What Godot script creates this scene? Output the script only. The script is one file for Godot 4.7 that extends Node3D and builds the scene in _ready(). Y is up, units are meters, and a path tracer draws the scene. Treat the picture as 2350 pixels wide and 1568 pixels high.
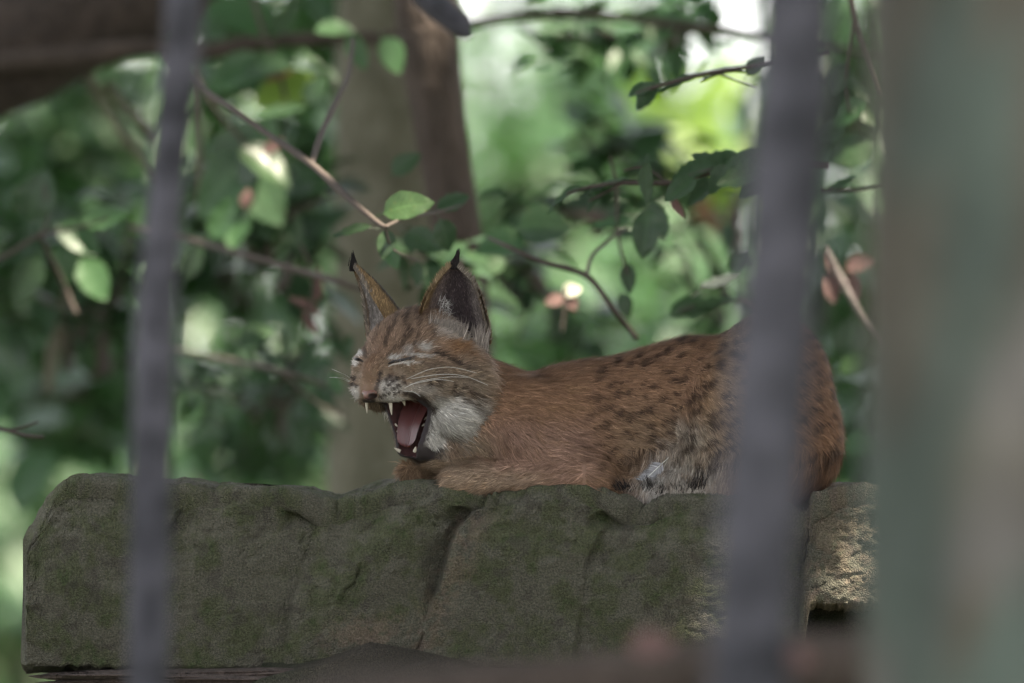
extends Node3D
# A lynx kitten yawning on a rock ledge in a shaded wood, seen through a long lens between stems.

const REACH := 10.4      # metres from the lens to the lynx
const EYE := 1.55        # height of the lens above the ground
const PX := 0.0004       # metres per grid unit at the lynx (2350 units across the view)

var rng := RandomNumberGenerator.new()
var taken := {}
var noise := FastNoiseLite.new()
var noise_ridge := FastNoiseLite.new()
var noise_facet := FastNoiseLite.new()
var gaps := []           # holes in the leaf canopy: a point the sun reaches, and their radius
var to_sun := Vector3(5.0, 10.0, 3.2).normalized()
var mats := {}

# ------------------------------------------------------------------ placing and naming
func at(px: float, py: float, z := 0.0) -> Vector3:
	var s := (REACH - z) / REACH
	return Vector3((px - 1175.0) * PX * s, EYE + (784.0 - py) * PX * s, z)

func span(px: float, z: float) -> float:
	return px * PX * (REACH - z) / REACH

func numbered(called: String) -> String:
	var n: int = taken.get(called, -1) + 1
	taken[called] = n
	return called if n == 0 else "%s_%03d" % [called, n]

func tag(o: Node3D, label: String, category: String, group := "", kind := "") -> Node3D:
	if label: o.set_meta("label", label)
	if category: o.set_meta("category", category)
	if group: o.set_meta("group", group)
	if kind: o.set_meta("kind", kind)
	return o

func thing(called: String, where: Vector3, label: String, category: String, group := "") -> Node3D:
	var o := Node3D.new()
	o.name = numbered(called)
	add_child(o)
	o.position = where
	return tag(o, label, category, group)

func put(mesh: Mesh, called: String, material: Material, parent: Node3D = null, place := Transform3D()) -> MeshInstance3D:
	var o := MeshInstance3D.new()
	o.name = numbered(called) if parent == null else called
	o.mesh = mesh
	o.material_override = material
	o.transform = place
	(self if parent == null else parent).add_child(o, true)
	return o

# ------------------------------------------------------------------ meshes
class Build:
	var v := PackedVector3Array()
	var n := PackedVector3Array()
	var c := PackedColorArray()
	var t := PackedInt32Array()
	var uv := PackedVector2Array()
	func add(p: Vector3, col := Color.WHITE, nor := Vector3.ZERO) -> int:
		v.append(p)
		c.append(col)
		n.append(nor)
		return v.size() - 1
	func tri(a: int, b: int, d: int) -> void:
		t.append(a); t.append(b); t.append(d)
	func quad(a: int, b: int, d: int, e: int) -> void:
		t.append(a); t.append(b); t.append(d); t.append(a); t.append(d); t.append(e)
	func smooth() -> void:
		for i in n.size(): n[i] = Vector3.ZERO
		for k in range(0, t.size(), 3):
			var f := (v[t[k + 2]] - v[t[k]]).cross(v[t[k + 1]] - v[t[k]])
			n[t[k]] += f; n[t[k + 1]] += f; n[t[k + 2]] += f
		for i in n.size(): n[i] = n[i].normalized() if n[i].length_squared() > 0.0 else Vector3.UP
	func mesh() -> ArrayMesh:
		var a := []
		a.resize(Mesh.ARRAY_MAX)
		a[Mesh.ARRAY_VERTEX] = v
		a[Mesh.ARRAY_NORMAL] = n
		a[Mesh.ARRAY_COLOR] = c
		a[Mesh.ARRAY_INDEX] = t
		if uv.size():
			uv.resize(v.size())
			a[Mesh.ARRAY_TEX_UV] = uv
		var m := ArrayMesh.new()
		m.add_surface_from_arrays(Mesh.PRIMITIVE_TRIANGLES, a)
		return m

func spline(p: Array, r: Array, step: float) -> Array:
	# points along a Catmull-Rom curve through p, with the radius at each
	var q := []
	for i in p.size() - 1:
		var a: Vector3 = p[maxi(i - 1, 0)]
		var b: Vector3 = p[i]
		var c: Vector3 = p[i + 1]
		var d: Vector3 = p[mini(i + 2, p.size() - 1)]
		var k := maxi(1, ceili(b.distance_to(c) / step))
		for j in k:
			var u := float(j) / k
			q.append([b.cubic_interpolate(c, a, d, u), lerpf(r[i], r[i + 1], u)])
	q.append([p[-1], r[-1]])
	return q

func tube(m: Build, p: Array, r: Array, sides := 8, step := 0.02, rough := 0.0, grain := 20.0, col := Color.WHITE, flat := 1.0) -> void:
	var q := spline(p, r, step)
	var u := Vector3.ZERO
	var first := m.v.size()
	for i in q.size():
		var c: Vector3 = q[i][0]
		var d: Vector3 = ((q[mini(i + 1, q.size() - 1)][0] as Vector3) - (q[maxi(i - 1, 0)][0] as Vector3)).normalized()
		if u == Vector3.ZERO:
			u = d.cross(Vector3(0.13, 0.2, 1)).normalized() if absf(d.z) < 0.9 else d.cross(Vector3.UP).normalized()
		u = (u - d * u.dot(d)).normalized()
		var w := d.cross(u)
		for j in sides:
			var g := TAU * j / sides
			var o := u * cos(g) + w * sin(g) * flat
			var k: float = q[i][1]
			if rough > 0.0:
				var s := (c + o * k) * grain
				k *= 1.0 + rough * (noise.get_noise_3d(s.x * 2.2, s.y * 0.55, s.z * 2.2) * 1.3 + 0.6 * noise.get_noise_3d(s.x * 6.0, s.y * 1.7, s.z * 6.0))
			m.add(c + o * k, col)
	var e := first
	for i in q.size() - 1:
		for j in sides:
			var j2 := (j + 1) % sides
			m.quad(e + j, e + sides + j, e + sides + j2, e + j2)
		e += sides
	var a := m.add(q[0][0], col)
	var b := m.add(q[-1][0], col)
	for j in sides:
		var j2 := (j + 1) % sides
		m.tri(a, first + j, first + j2)
		m.tri(b, e + j2, e + j)

func ball(m: Build, centre: Vector3, axes: Basis, col: Color, rings := 10, sides := 14, squeeze := 0.0) -> void:
	var first := m.v.size()
	for i in rings + 1:
		var g := PI * i / rings
		for j in sides:
			var h := TAU * j / sides
			var o := Vector3(sin(g) * cos(h), cos(g), sin(g) * sin(h))
			o.x *= 1.0 + squeeze * o.y
			m.add(centre + axes * o, col)
	for i in rings:
		for j in sides:
			var j2 := (j + 1) % sides
			m.quad(first + i * sides + j, first + (i + 1) * sides + j, first + (i + 1) * sides + j2, first + i * sides + j2)

# ------------------------------------------------------------------ materials
func speckle(low: Color, high: Color, frequency: float, seed_no: int, middle := 0.5, octaves := 4, size := 512) -> NoiseTexture2D:
	var f := FastNoiseLite.new()
	f.seed = seed_no
	f.noise_type = FastNoiseLite.TYPE_SIMPLEX_SMOOTH
	f.frequency = frequency
	f.fractal_octaves = octaves
	f.fractal_gain = 0.62
	var g := Gradient.new()
	g.set_color(0, low)
	g.set_color(1, high)
	g.set_offset(0, middle - 0.3)
	g.set_offset(1, middle + 0.3)
	var t := NoiseTexture2D.new()
	t.width = size
	t.height = size
	t.seamless = true
	t.noise = f
	t.color_ramp = g
	return t

func plain(called: String, col: Color, rough := 0.8, vertex := false) -> StandardMaterial3D:
	# col holds linear, real-world values
	var m := StandardMaterial3D.new()
	m.resource_name = called
	m.albedo_color = col.linear_to_srgb()
	m.roughness = rough
	m.vertex_color_use_as_albedo = vertex
	mats[called] = m
	return m

func grainy(called: String, low: Color, high: Color, metres: float, frequency: float, seed_no: int, relief := 0.0, rough := 0.9, vertex := false, stretch := 1.0) -> StandardMaterial3D:
	var m := plain(called, Color.WHITE, rough, vertex)
	m.albedo_texture = speckle(low.linear_to_srgb(), high.linear_to_srgb(), frequency, seed_no)
	m.uv1_triplanar = true
	m.uv1_world_triplanar = true
	m.uv1_scale = Vector3(1.0 / metres, 1.0 / (metres * stretch), 1.0 / metres)
	if relief > 0.0:
		m.heightmap_enabled = true
		m.heightmap_texture = speckle(Color.BLACK, Color.WHITE, frequency * 1.5, seed_no + 50, 0.5, 5)
		m.heightmap_scale = relief
	return m

func leafy(called: String, col: Color, through: Color, rough := 0.45) -> StandardMaterial3D:
	var m := plain(called, col, rough)
	m.backlight_enabled = true
	m.backlight = through.linear_to_srgb()
	return m

func veined(called: String, col: Color, through: Color, rough := 0.45, seed_no := 1) -> StandardMaterial3D:
	# a leaf with a paler rib, side veins and small blotches
	var im := Image.create(96, 192, false, Image.FORMAT_RGB8)
	var g := FastNoiseLite.new()
	g.seed = seed_no
	g.frequency = 0.05
	for y in 192:
		for x in 96:
			var u := absf(x - 47.5) / 48.0
			var v := y / 192.0
			var rib := smoothstep(0.07, 0.02, u)
			var side := smoothstep(0.09, 0.03, absf(fposmod((v - u * 0.22) * 9.0, 1.0) - 0.5)) * 0.55
			var k := 0.86 + 0.2 * g.get_noise_2d(x, y) + 0.45 * maxf(rib, side)
			k *= 0.7 if g.get_noise_2d(x * 2.0 + 500.0, y * 2.0) > 0.52 else 1.0
			var spot := g.get_noise_2d(x + 900.0, y) > 0.5
			im.set_pixel(x, y, (Color(col.r * k * (1.9 if spot else 1.0), col.g * k, col.b * k)).linear_to_srgb())
	var m := plain(called, Color.WHITE, rough)
	m.albedo_texture = ImageTexture.create_from_image(im)
	m.backlight_enabled = true
	m.backlight = through.linear_to_srgb()
	return m

# ------------------------------------------------------------------ the lynx
# Worked out in grid units of 0.4 mm: x to the right, y up (minus the height on the grid), z towards the lens.
const YAW := 0.73
const HC := Vector3(958, -830, 0)
var hr := Vector3(cos(YAW), 0, sin(YAW))
var hf := Vector3(-sin(YAW), 0, cos(YAW))
var part_a := PackedVector3Array()   # capsule ends, or centre and half axes
var part_b := PackedVector3Array()
var part_r := PackedVector3Array()   # radius at a, radius at b, blend
var part_kind := PackedInt32Array()  # 0 capsule, 1 head ellipsoid, 2 body ellipsoid
var lynx_base := Vector3.ZERO

func hd(l: float, u: float, f: float) -> Vector3:
	return HC + hr * l + Vector3(0, u, 0) + hf * f

func in_head(p: Vector3) -> Vector3:
	var q := p - HC
	return Vector3(q.dot(hr), q.y, q.dot(hf))

func cap(a: Vector3, ra: float, b: Vector3, rb: float, blend: float) -> void:
	part_a.append(a); part_b.append(b); part_r.append(Vector3(ra, rb, blend)); part_kind.append(0)

func egg(c: Vector3, half: Vector3, blend: float, kind := 1) -> void:
	part_a.append(c); part_b.append(half); part_r.append(Vector3(0, 0, blend)); part_kind.append(kind)

func mouth_hollow(h: Vector3) -> float:
	# the open mouth: a flattened tapered capsule from the palate to the chin
	var a := Vector3(14, -108, 46)
	var b := Vector3(16, -190, 40)
	var t := clampf((h - a).dot(b - a) / (b - a).length_squared(), 0.0, 1.0)
	var q := h - a.lerp(b, t)
	q.z = maxf(q.z, 0.0) * 0.30 + minf(q.z, 0.0) * 0.62
	return maxf(q.length() - lerpf(62.0, 29.0, t), (h.y + 99.0 - (150.0 - h.z) * 0.13) * 0.95)

func field(p: Vector3) -> float:
	var d := 1e4
	var h := in_head(p)
	for i in part_kind.size():
		var a := part_a[i]
		var r := part_r[i]
		var e: float
		if part_kind[i] == 0:
			var ba := part_b[i] - a
			var pa := p - a
			var t := clampf(pa.dot(ba) / ba.length_squared(), 0.0, 1.0)
			e = (pa - ba * t).length() - lerpf(r.x, r.y, t)
		else:
			var half := part_b[i]
			var q := ((h if part_kind[i] == 1 else p) - a) / half
			var k := q.length()
			var g := (q / half).length()
			e = k * (k - 1.0) / maxf(g, 1e-5) if k > 0.01 else -minf(half.x, minf(half.y, half.z))
		var s := r.z
		var w := maxf(s - absf(d - e), 0.0)
		d = minf(d, e) - w * w / (4.0 * s)
	# hollow of the mouth, and the closed eyes' shallow sockets
	var c := -mouth_hollow(h)
	var w2 := maxf(7.0 - absf(d - c), 0.0)
	if h.z > -20.0:
		d = maxf(d, c) + w2 * w2 / 28.0
	return d

func lynx_parts() -> void:
	# head (across, up, forward)
	egg(Vector3(0, 12, -8), Vector3(122, 104, 112), 30)        # skull
	egg(Vector3(0, 30, 62), Vector3(74, 62, 62), 30)           # forehead
	egg(Vector3(0, -22, 118), Vector3(36, 44, 58), 22)         # bridge of the nose
	egg(Vector3(34, -60, 120), Vector3(40, 37, 46), 14)        # whisker pads
	egg(Vector3(-34, -60, 120), Vector3(40, 37, 46), 14)
	egg(Vector3(0, -66, 128), Vector3(26, 30, 46), 12)         # under the nose
	egg(Vector3(62, -6, 92), Vector3(40, 34, 34), 22)          # round the eyes
	egg(Vector3(-62, -6, 92), Vector3(40, 34, 34), 22)
	egg(Vector3(82, -45, 40), Vector3(58, 62, 66), 28)         # cheeks
	egg(Vector3(-82, -45, 40), Vector3(58, 62, 66), 28)
	egg(Vector3(112, -50, -35), Vector3(66, 92, 62), 30)       # ruff
	egg(Vector3(-112, -30, -45), Vector3(60, 70, 58), 30)
	egg(Vector3(104, -118, 0), Vector3(48, 46, 52), 24)
	egg(Vector3(-82, -92, -50), Vector3(36, 36, 40), 24)
	cap(hd(90, -95, 22), 25, hd(48, -194, 30), 21, 12)         # jaw, both sides, and chin
	cap(hd(-50, -96, 38), 14, hd(-8, -194, 34), 16, 10)
	cap(hd(-8, -201, 34), 19, hd(40, -201, 32), 20, 12)
	cap(hd(6, -100, -34), 80, hd(8, -178, -8), 44, 26)         # floor of the mouth and throat
	# neck and trunk
	cap(Vector3(985, -850, -50), 92, Vector3(1110, -935, -70), 98, 40)
	cap(Vector3(990, -985, -45), 62, Vector3(1090, -1010, -60), 92, 40)
	cap(Vector3(1130, -985, -70), 112, Vector3(1330, -975, -75), 122, 50)
	cap(Vector3(1330, -970, -75), 120, Vector3(1590, -925, -80), 147, 60)
	egg(Vector3(1765, -905, -75), Vector3(140, 178, 150), 60, 2)
	egg(Vector3(1800, -1010, -60), Vector3(128, 130, 140), 50, 2)
	egg(Vector3(1662, -975, 34), Vector3(112, 158, 88), 22, 2)      # near thigh
	egg(Vector3(1480, -1040, -50), Vector3(150, 80, 100), 40, 2)    # belly
	egg(Vector3(1195, -985, 14), Vector3(112, 112, 74), 30, 2)
	egg(Vector3(1060, -1030, 5), Vector3(92, 66, 80), 36, 2)        # chest       # near shoulder
	cap(Vector3(1200, -1012, 46), 66, Vector3(1335, -1086, 56), 50, 26)
	cap(Vector3(1335, -1096, 60), 40, Vector3(1105, -1098, 92), 30, 44)
	cap(Vector3(1105, -1098, 92), 30, Vector3(1046, -1102, 98), 28, 26)
	cap(Vector3(1110, -1080, -90), 40, Vector3(985, -1086, -70), 28, 26)
	cap(Vector3(985, -1086, -70), 26, Vector3(938, -1086, -62), 21, 14)
	cap(Vector3(1640, -1110, 45), 44, Vector3(1480, -1124, 40), 28, 40)
	cap(Vector3(1660, -1125, 0), 42, Vector3(1400, -1122, 10), 30, 26)

# marks of the coat, on the grid seen from the side
const SPOTS := [
	Vector3(873, 857, 5), Vector3(871, 865, 5), Vector3(870, 873, 5), Vector3(894, 863, 5.5), Vector3(887, 872, 5), Vector3(900, 874, 6),
	Vector3(891, 883, 5), Vector3(884, 892, 4.5), Vector3(910, 868, 5.5), Vector3(921, 863, 5), Vector3(913, 885, 6), Vector3(928, 876, 5),
	Vector3(903, 892, 5), Vector3(892, 901, 4.5), Vector3(882, 906, 4.5), Vector3(873, 909, 4), Vector3(905, 904, 4.5), Vector3(915, 899, 5),
	Vector3(979, 880, 6), Vector3(999, 877, 6), Vector3(1030, 887, 6.5), Vector3(815, 868, 5), Vector3(812, 880, 5), Vector3(820, 884, 4)]
const STRIPES := [
	# from x, y to x, y, half width, strength
	[985, 812, 1014, 822, 3.6, 0.95], [1014, 822, 1050, 840, 4.2, 0.9], [1050, 840, 1082, 850, 4.2, 0.75],
	[1027, 899, 1078, 924, 4.5, 0.8], [1054, 888, 1096, 910, 4.5, 0.8], [990, 858, 1040, 862, 4, 0.45], [1040, 866, 1080, 874, 4, 0.5],
	[930, 902, 966, 912, 6.5, 0.95], [966, 912, 990, 940, 8, 0.95], [1078, 924, 1090, 960, 8, 0.5], [985, 905, 1010, 916, 4, 0.35],
	[894, 760, 884, 795, 5, 0.68], [920, 735, 935, 770, 5, 0.75], [935, 770, 915, 805, 5, 0.68], [858, 742, 838, 790, 5, 0.75], [836, 790, 842, 822, 4, 0.7],
	[900, 700, 935, 712, 9, 0.6], [945, 795, 955, 778, 4, 0.6], [866, 760, 858, 790, 4, 0.3], [880, 725, 868, 752, 5, 0.75], [905, 722, 902, 755, 4, 0.60], [925, 700, 930, 732, 5, 0.75], [948, 722, 956, 760, 5, 0.60], [975, 735, 985, 775, 5, 0.52], [905, 800, 888, 818, 4, 0.5], [960, 835, 1010, 842, 4, 0.4], [965, 848, 1030, 852, 3, 0.35],
	[868, 880, 862, 900, 4, 0.8], [1002, 985, 1050, 1000, 7, 0.35], [1030, 1010, 1075, 1040, 6, 0.35], [1060, 1035, 1100, 1000, 6, 0.3]]
const PALE := [
	# x, y, half width, half height, strength
	[902, 823, 15, 5, 1.0], [966, 799, 14, 8, 0.75], [932, 806, 9, 9, 0.5], [952, 818, 32, 3.5, 0.8], [930, 833, 22, 3, 0.9],
	[823, 815, 16, 7, 1.0], [820, 834, 10, 6, 0.9], [897, 890, 26, 20, 0.75], [815, 905, 11, 18, 0.85], [900, 915, 34, 9, 0.75], [955, 893, 40, 12, 0.4],
	[1015, 945, 46, 34, 0.95], [1050, 965, 48, 30, 0.95], [1075, 935, 26, 26, 0.55], [995, 1000, 22, 40, 1.0], [1000, 925, 40, 14, 0.6],
	[1040, 760, 50, 22, 0.55], [1092, 770, 22, 40, 0.55], [1120, 830, 16, 60, 0.5]]

func dist2(px: float, py: float, s: Array) -> float:
	var a := Vector2(s[0], s[1])
	var b := Vector2(s[2], s[3])
	var p := Vector2(px, py)
	var t := clampf((p - a).dot(b - a) / (b - a).length_squared(), 0.0, 1.0)
	return (p - a.lerp(b, t)).length()

func coat_head(p: Vector3) -> Color:
	# alpha holds the length of the hair
	var h := in_head(p)
	var x := p.x
	var y := -p.y
	var streak := noise.get_noise_3d(p.x * 0.9, p.y * 0.45, p.z * 0.9)
	var col := Color(0.205, 0.152, 0.11)
	col = col.lerp(Color(0.225, 0.14, 0.1), smoothstep(860.0, 800.0, y) * 0.6)
	col = col.lerp(Color(0.2, 0.122, 0.08), smoothstep(0.0, 40.0, 45.0 - absf(h.x)) * smoothstep(90.0, 150.0, h.z) * 0.8)
	col = col.lerp(Color(0.2, 0.11, 0.058), smoothstep(985.0, 1040.0, x) * smoothstep(835.0, 800.0, y) * smoothstep(770.0, 790.0, y))
	col = col.lerp(Color(0.2, 0.155, 0.12), smoothstep(850.0, 890.0, y) * smoothstep(930.0, 985.0, x) * 0.85)
	col = col.lerp(Color(0.17, 0.1, 0.062), smoothstep(0.05, 0.5, streak) * 0.5)
	var length := lerpf(10.0, 22.0, smoothstep(150.0, 50.0, h.z))
	length = maxf(length, 30.0 * smoothstep(70.0, 115.0, h.y))
	length = lerpf(length, 46.0, smoothstep(30.0, -50.0, h.z) * smoothstep(20.0, -40.0, h.y))
	length = maxf(length, 38.0 * smoothstep(985.0, 1040.0, x) * smoothstep(900.0, 950.0, y))
	if h.z > 105.0 and h.y < -20.0: length = minf(length, 7.0)
	var wob := 1.0 + 0.28 * noise.get_noise_3d(p.x * 2.0, p.y * 2.0, p.z * 2.0)
	var near := p.z > -25.0 or x < 860.0
	if near:
		for s in PALE:
			var k: float = Vector2((x - s[0]) / s[2], (y - s[1]) / s[3]).length() * wob
			if k < 1.5:
				col = col.lerp(Color(0.45, 0.425, 0.4), s[4] * smoothstep(1.5, 0.55, k))
		for s in STRIPES:
			var k2: float = dist2(x, y, s) / s[4] * wob
			if k2 < 1.6:
				col = col.lerp(Color(0.035, 0.024, 0.02), s[5] * smoothstep(1.6, 0.5, k2))
		for s in SPOTS:
			var k3: float = Vector2(x - s.x, (y - s.y)).length() / s.z * wob
			if k3 < 1.4:
				col = col.lerp(Color(0.028, 0.018, 0.016), 0.92 * smoothstep(1.4, 0.7, k3))
	else:
		col = col.lerp(Color(0.45, 0.43, 0.4), smoothstep(-60.0, -110.0, h.y) * 0.8)
	# lips and the inside of the mouth: bare skin
	var m := mouth_hollow(h)
	var wide := 12.0 + 11.0 * smoothstep(-10.0, 30.0, h.x)
	if m < wide and h.z > -25.0:
		var lip := smoothstep(wide, wide - 5.0, m)
		if h.y > -96.0 and h.z > 95.0:
			lip *= smoothstep(6.0, 2.0, m)
		if lip > 0.0:
			col = col.lerp(Color(0.035, 0.027, 0.028), lip)
			length *= 1.0 - lip
	var chin := maxf(smoothstep(-186.0, -196.0, h.y) * smoothstep(14.0, 22.0, h.z), smoothstep(-90.0, -95.0, h.y) * smoothstep(75.0, 95.0, h.z) * smoothstep(20.0, -5.0, h.x))
	if chin > 0.0:
		col = col.lerp(Color(0.032, 0.026, 0.027), chin)
		length *= 1.0 - chin
	if m < 1.2 and h.z > -60.0 and h.z < 110.0 :
		col = Color(0.1, 0.045, 0.045).lerp(Color(0.05, 0.022, 0.022), smoothstep(30.0, 60.0, h.z))
		length = 0.0
	if Vector2(x - 840.0, (y - 906.0)).length() < 26.0 and h.z > 150.0 and absf(h.x) < 34.0:
		length = minf(length, 3.0)
	if x > 832.0 and x < 862.0 and y > 912.0 and h.z > 130.0 and y < 940.0:
		col = col.lerp(Color(0.035, 0.025, 0.025), smoothstep(910.0, 920.0, y) * 0.9)
		length = minf(length, 4.0)
	col.a = length
	return col

var spot_centre := PackedVector3Array()
func body_spots() -> void:
	var g := RandomNumberGenerator.new()
	g.seed = 41
	for i in 24:
		for j in 13:
			spot_centre.append(Vector3(1170.0 + i * 35.0 + (j % 2) * 17.0 + g.randf_range(-13, 13), 760.0 + j * 29.0 + g.randf_range(-11, 11), g.randf_range(0.55, 1.15)))

func coat_body(p: Vector3) -> Color:
	var x := p.x
	var y := -p.y
	var col := Color(0.262, 0.15, 0.094)                                                                # red back
	var broad := noise.get_noise_3d(p.x * 0.25, p.y * 0.25, p.z * 0.25)
	col = col.lerp(Color(0.29, 0.178, 0.135), smoothstep(930.0, 1000.0, y) * smoothstep(1420.0, 1300.0, x))     # pinkish shoulder
	col = col.lerp(Color(0.235, 0.162, 0.112), smoothstep(880.0, 1000.0, y) * smoothstep(1330.0, 1450.0, x) * smoothstep(1700.0, 1600.0, x) * 0.8)   # greyer flank
	col = col.lerp(Color(0.33, 0.228, 0.148), smoothstep(1590.0, 1660.0, x - (y - 850.0) * -0.25) * smoothstep(1120.0, 1000.0, y) * smoothstep(1800.0, 1740.0, x) * 0.9)   # straw thigh
	col = col.lerp(Color(0.2, 0.11, 0.068), smoothstep(1800.0, 1860.0, x))
	col = col.lerp(Color(0.42, 0.395, 0.38), 0.9 * smoothstep(1005.0, 1060.0, y + broad * 60.0) * smoothstep(1430.0, 1490.0, x) * smoothstep(1720.0, 1600.0, x))      # belly
	col = col.lerp(Color(0.38, 0.335, 0.29), smoothstep(1500.0, 1560.0, x) * smoothstep(1640.0, 1590.0, x) * smoothstep(930.0, 985.0, y) * 0.7)
	col = col.lerp(Color(0.2, 0.145, 0.1), smoothstep(1180.0, 1080.0, x) * smoothstep(960.0, 1010.0, y))             # throat and chest
	col = col.lerp(Color(0.31, 0.225, 0.165), smoothstep(1062.0, 1090.0, y) * smoothstep(1330.0, 1180.0, x) * smoothstep(1005.0, 1035.0, x) * 0.85)      # near paw
	col = col.lerp(Color(0.17, 0.112, 0.07), smoothstep(1040.0, 1070.0, y) * smoothstep(1010.0, 990.0, x))
	col = col.lerp(Color(0.15, 0.085, 0.052), 0.35 * smoothstep(0.1, 0.5, noise.get_noise_3d(p.x * 0.5 + 90.0, p.y * 1.1, p.z * 0.8)))
	col = col.lerp(Color(0.3, 0.18, 0.1), 0.35 * smoothstep(0.1, 0.5, noise.get_noise_3d(p.x * 0.5, p.y * 1.3 + 300.0, p.z * 0.8)))
	# dark spots, drawn out along the hair
	var strong := smoothstep(1290.0, 1380.0, x) * smoothstep(1120.0, 1040.0, y)
	if strong > 0.01:
		var j0 := int((y - 760.0) / 29.0)
		for j in range(maxi(j0 - 1, 0), mini(j0 + 3, 13)):
			var i0 := int((x - 1170.0 - (j % 2) * 17.0) / 35.0)
			for i in range(maxi(i0 - 1, 0), mini(i0 + 3, 24)):
				var s := spot_centre[i * 13 + j]
				var dx := x - s.x
				var dy := y - s.y
				var k := Vector2((dx * 0.86 - dy * 0.5) / 14.5, (dx * 0.5 + dy * 0.86) / 7.6).length() / s.z
				if k < 1.5:
					col = col.lerp(Color(0.036, 0.022, 0.018), 0.8 * strong * smoothstep(1.5, 0.6, k))
	var length := 31.0
	length = lerpf(length, 25.0, smoothstep(1050.0, 1085.0, y) * smoothstep(1350.0, 1300.0, x))
	length = lerpf(length, 46.0, smoothstep(1000.0, 1060.0, y) * smoothstep(1440.0, 1500.0, x))
	col.a = length
	return col

func to_world(p: Vector3) -> Vector3:
	return Vector3((p.x - 1175.0) * PX, EYE + (784.0 + p.y) * PX, p.z * PX) - lynx_base

func nets(m: Build, hair: PackedFloat32Array, lo: Vector3, hi: Vector3, cell: float, head: bool, roots: Array) -> void:
	# surface nets of field() over a box; blocks far from the surface are skipped
	var n := Vector3i(((hi - lo) / cell).ceil()) + Vector3i.ONE
	var nx := n.x
	var nxy := n.x * n.y
	var f := PackedFloat32Array()
	f.resize(nxy * n.z)
	var step := 5
	var reach := step * cell * 1.15 + 8.0
	for bz in range(0, n.z, step):
		for by in range(0, n.y, step):
			for bx in range(0, n.x, step):
				var mid := lo + Vector3(bx + step * 0.5, by + step * 0.5, bz + step * 0.5) * cell
				var d := field(mid)
				var far := absf(d) > reach
				for z in range(bz, mini(bz + step, n.z)):
					for y in range(by, mini(by + step, n.y)):
						var i := z * nxy + y * nx + bx
						for x in range(bx, mini(bx + step, n.x)):
							f[i] = d if far else field(lo + Vector3(x, y, z) * cell)
							i += 1
	var made := {}
	var off := [0, 1, nx, nx + 1, nxy, nxy + 1, nxy + nx, nxy + nx + 1]
	var cor := [Vector3(0, 0, 0), Vector3(1, 0, 0), Vector3(0, 1, 0), Vector3(1, 1, 0), Vector3(0, 0, 1), Vector3(1, 0, 1), Vector3(0, 1, 1), Vector3(1, 1, 1)]
	var edges := [[0, 1], [2, 3], [4, 5], [6, 7], [0, 2], [1, 3], [4, 6], [5, 7], [0, 4], [1, 5], [2, 6], [3, 7]]
	for z in n.z - 1:
		for y in n.y - 1:
			var i := z * nxy + y * nx
			for x in n.x - 1:
				var s := f[i] < 0.0
				if s != (f[i + 1] < 0.0) or s != (f[i + nx] < 0.0) or s != (f[i + nx + 1] < 0.0) or s != (f[i + nxy] < 0.0) or s != (f[i + nxy + 1] < 0.0) or s != (f[i + nxy + nx] < 0.0) or s != (f[i + nxy + nx + 1] < 0.0):
					var sum := Vector3.ZERO
					var k := 0
					for e in edges:
						var a: float = f[i + off[e[0]]]
						var b: float = f[i + off[e[1]]]
						if (a < 0.0) != (b < 0.0):
							sum += (cor[e[0]] as Vector3).lerp(cor[e[1]], a / (a - b))
							k += 1
					var p := lo + (Vector3(x, y, z) + sum / k) * cell
					var g := Vector3(f[i + 1] + f[i + nx + 1] + f[i + nxy + 1] + f[i + nxy + nx + 1] - f[i] - f[i + nx] - f[i + nxy] - f[i + nxy + nx],
						f[i + nx] + f[i + nx + 1] + f[i + nxy + nx] + f[i + nxy + nx + 1] - f[i] - f[i + 1] - f[i + nxy] - f[i + nxy + 1],
						f[i + nxy] + f[i + nxy + 1] + f[i + nxy + nx] + f[i + nxy + nx + 1] - f[i] - f[i + 1] - f[i + nx] - f[i + nx + 1]).normalized()
					var c := coat_head(p) if head else coat_body(p)
					if not head:
						# the head's grid already covers this part of the neck
						var edge := smoothstep(1085.0, 1135.0, p.x + maxf(0.0, -p.y - 940.0) * 0.9)
						edge = maxf(edge, smoothstep(-1053.0, -1064.0, p.y))
						if edge < 1.0:
							c = coat_head(p).lerp(c, edge)
					else:
						var edge2 := smoothstep(1085.0, 1135.0, p.x + maxf(0.0, -p.y - 940.0) * 0.9)
						edge2 = maxf(edge2, smoothstep(-1053.0, -1064.0, p.y))
						if edge2 > 0.0:
							c = c.lerp(coat_body(p), edge2)
					hair.append(c.a)
					c.a = 1.0
					made[i] = m.add(to_world(p), c, g)
					roots.append(p)
				i += 1
	for i in made:
		var s0: bool = f[i] < 0.0
		for ax in 3:
			var o: int = [1, nx, nxy][ax]
			var u: int = [nx, nxy, 1][ax]
			var w: int = [nxy, 1, nx][ax]
			if s0 == (f[i + o] < 0.0):
				continue
			if made.has(i - u) and made.has(i - w) and made.has(i - u - w):
				if s0:
					m.quad(made[i], made[i - w], made[i - u - w], made[i - u])
				else:
					m.quad(made[i], made[i - u], made[i - u - w], made[i - w])

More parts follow.
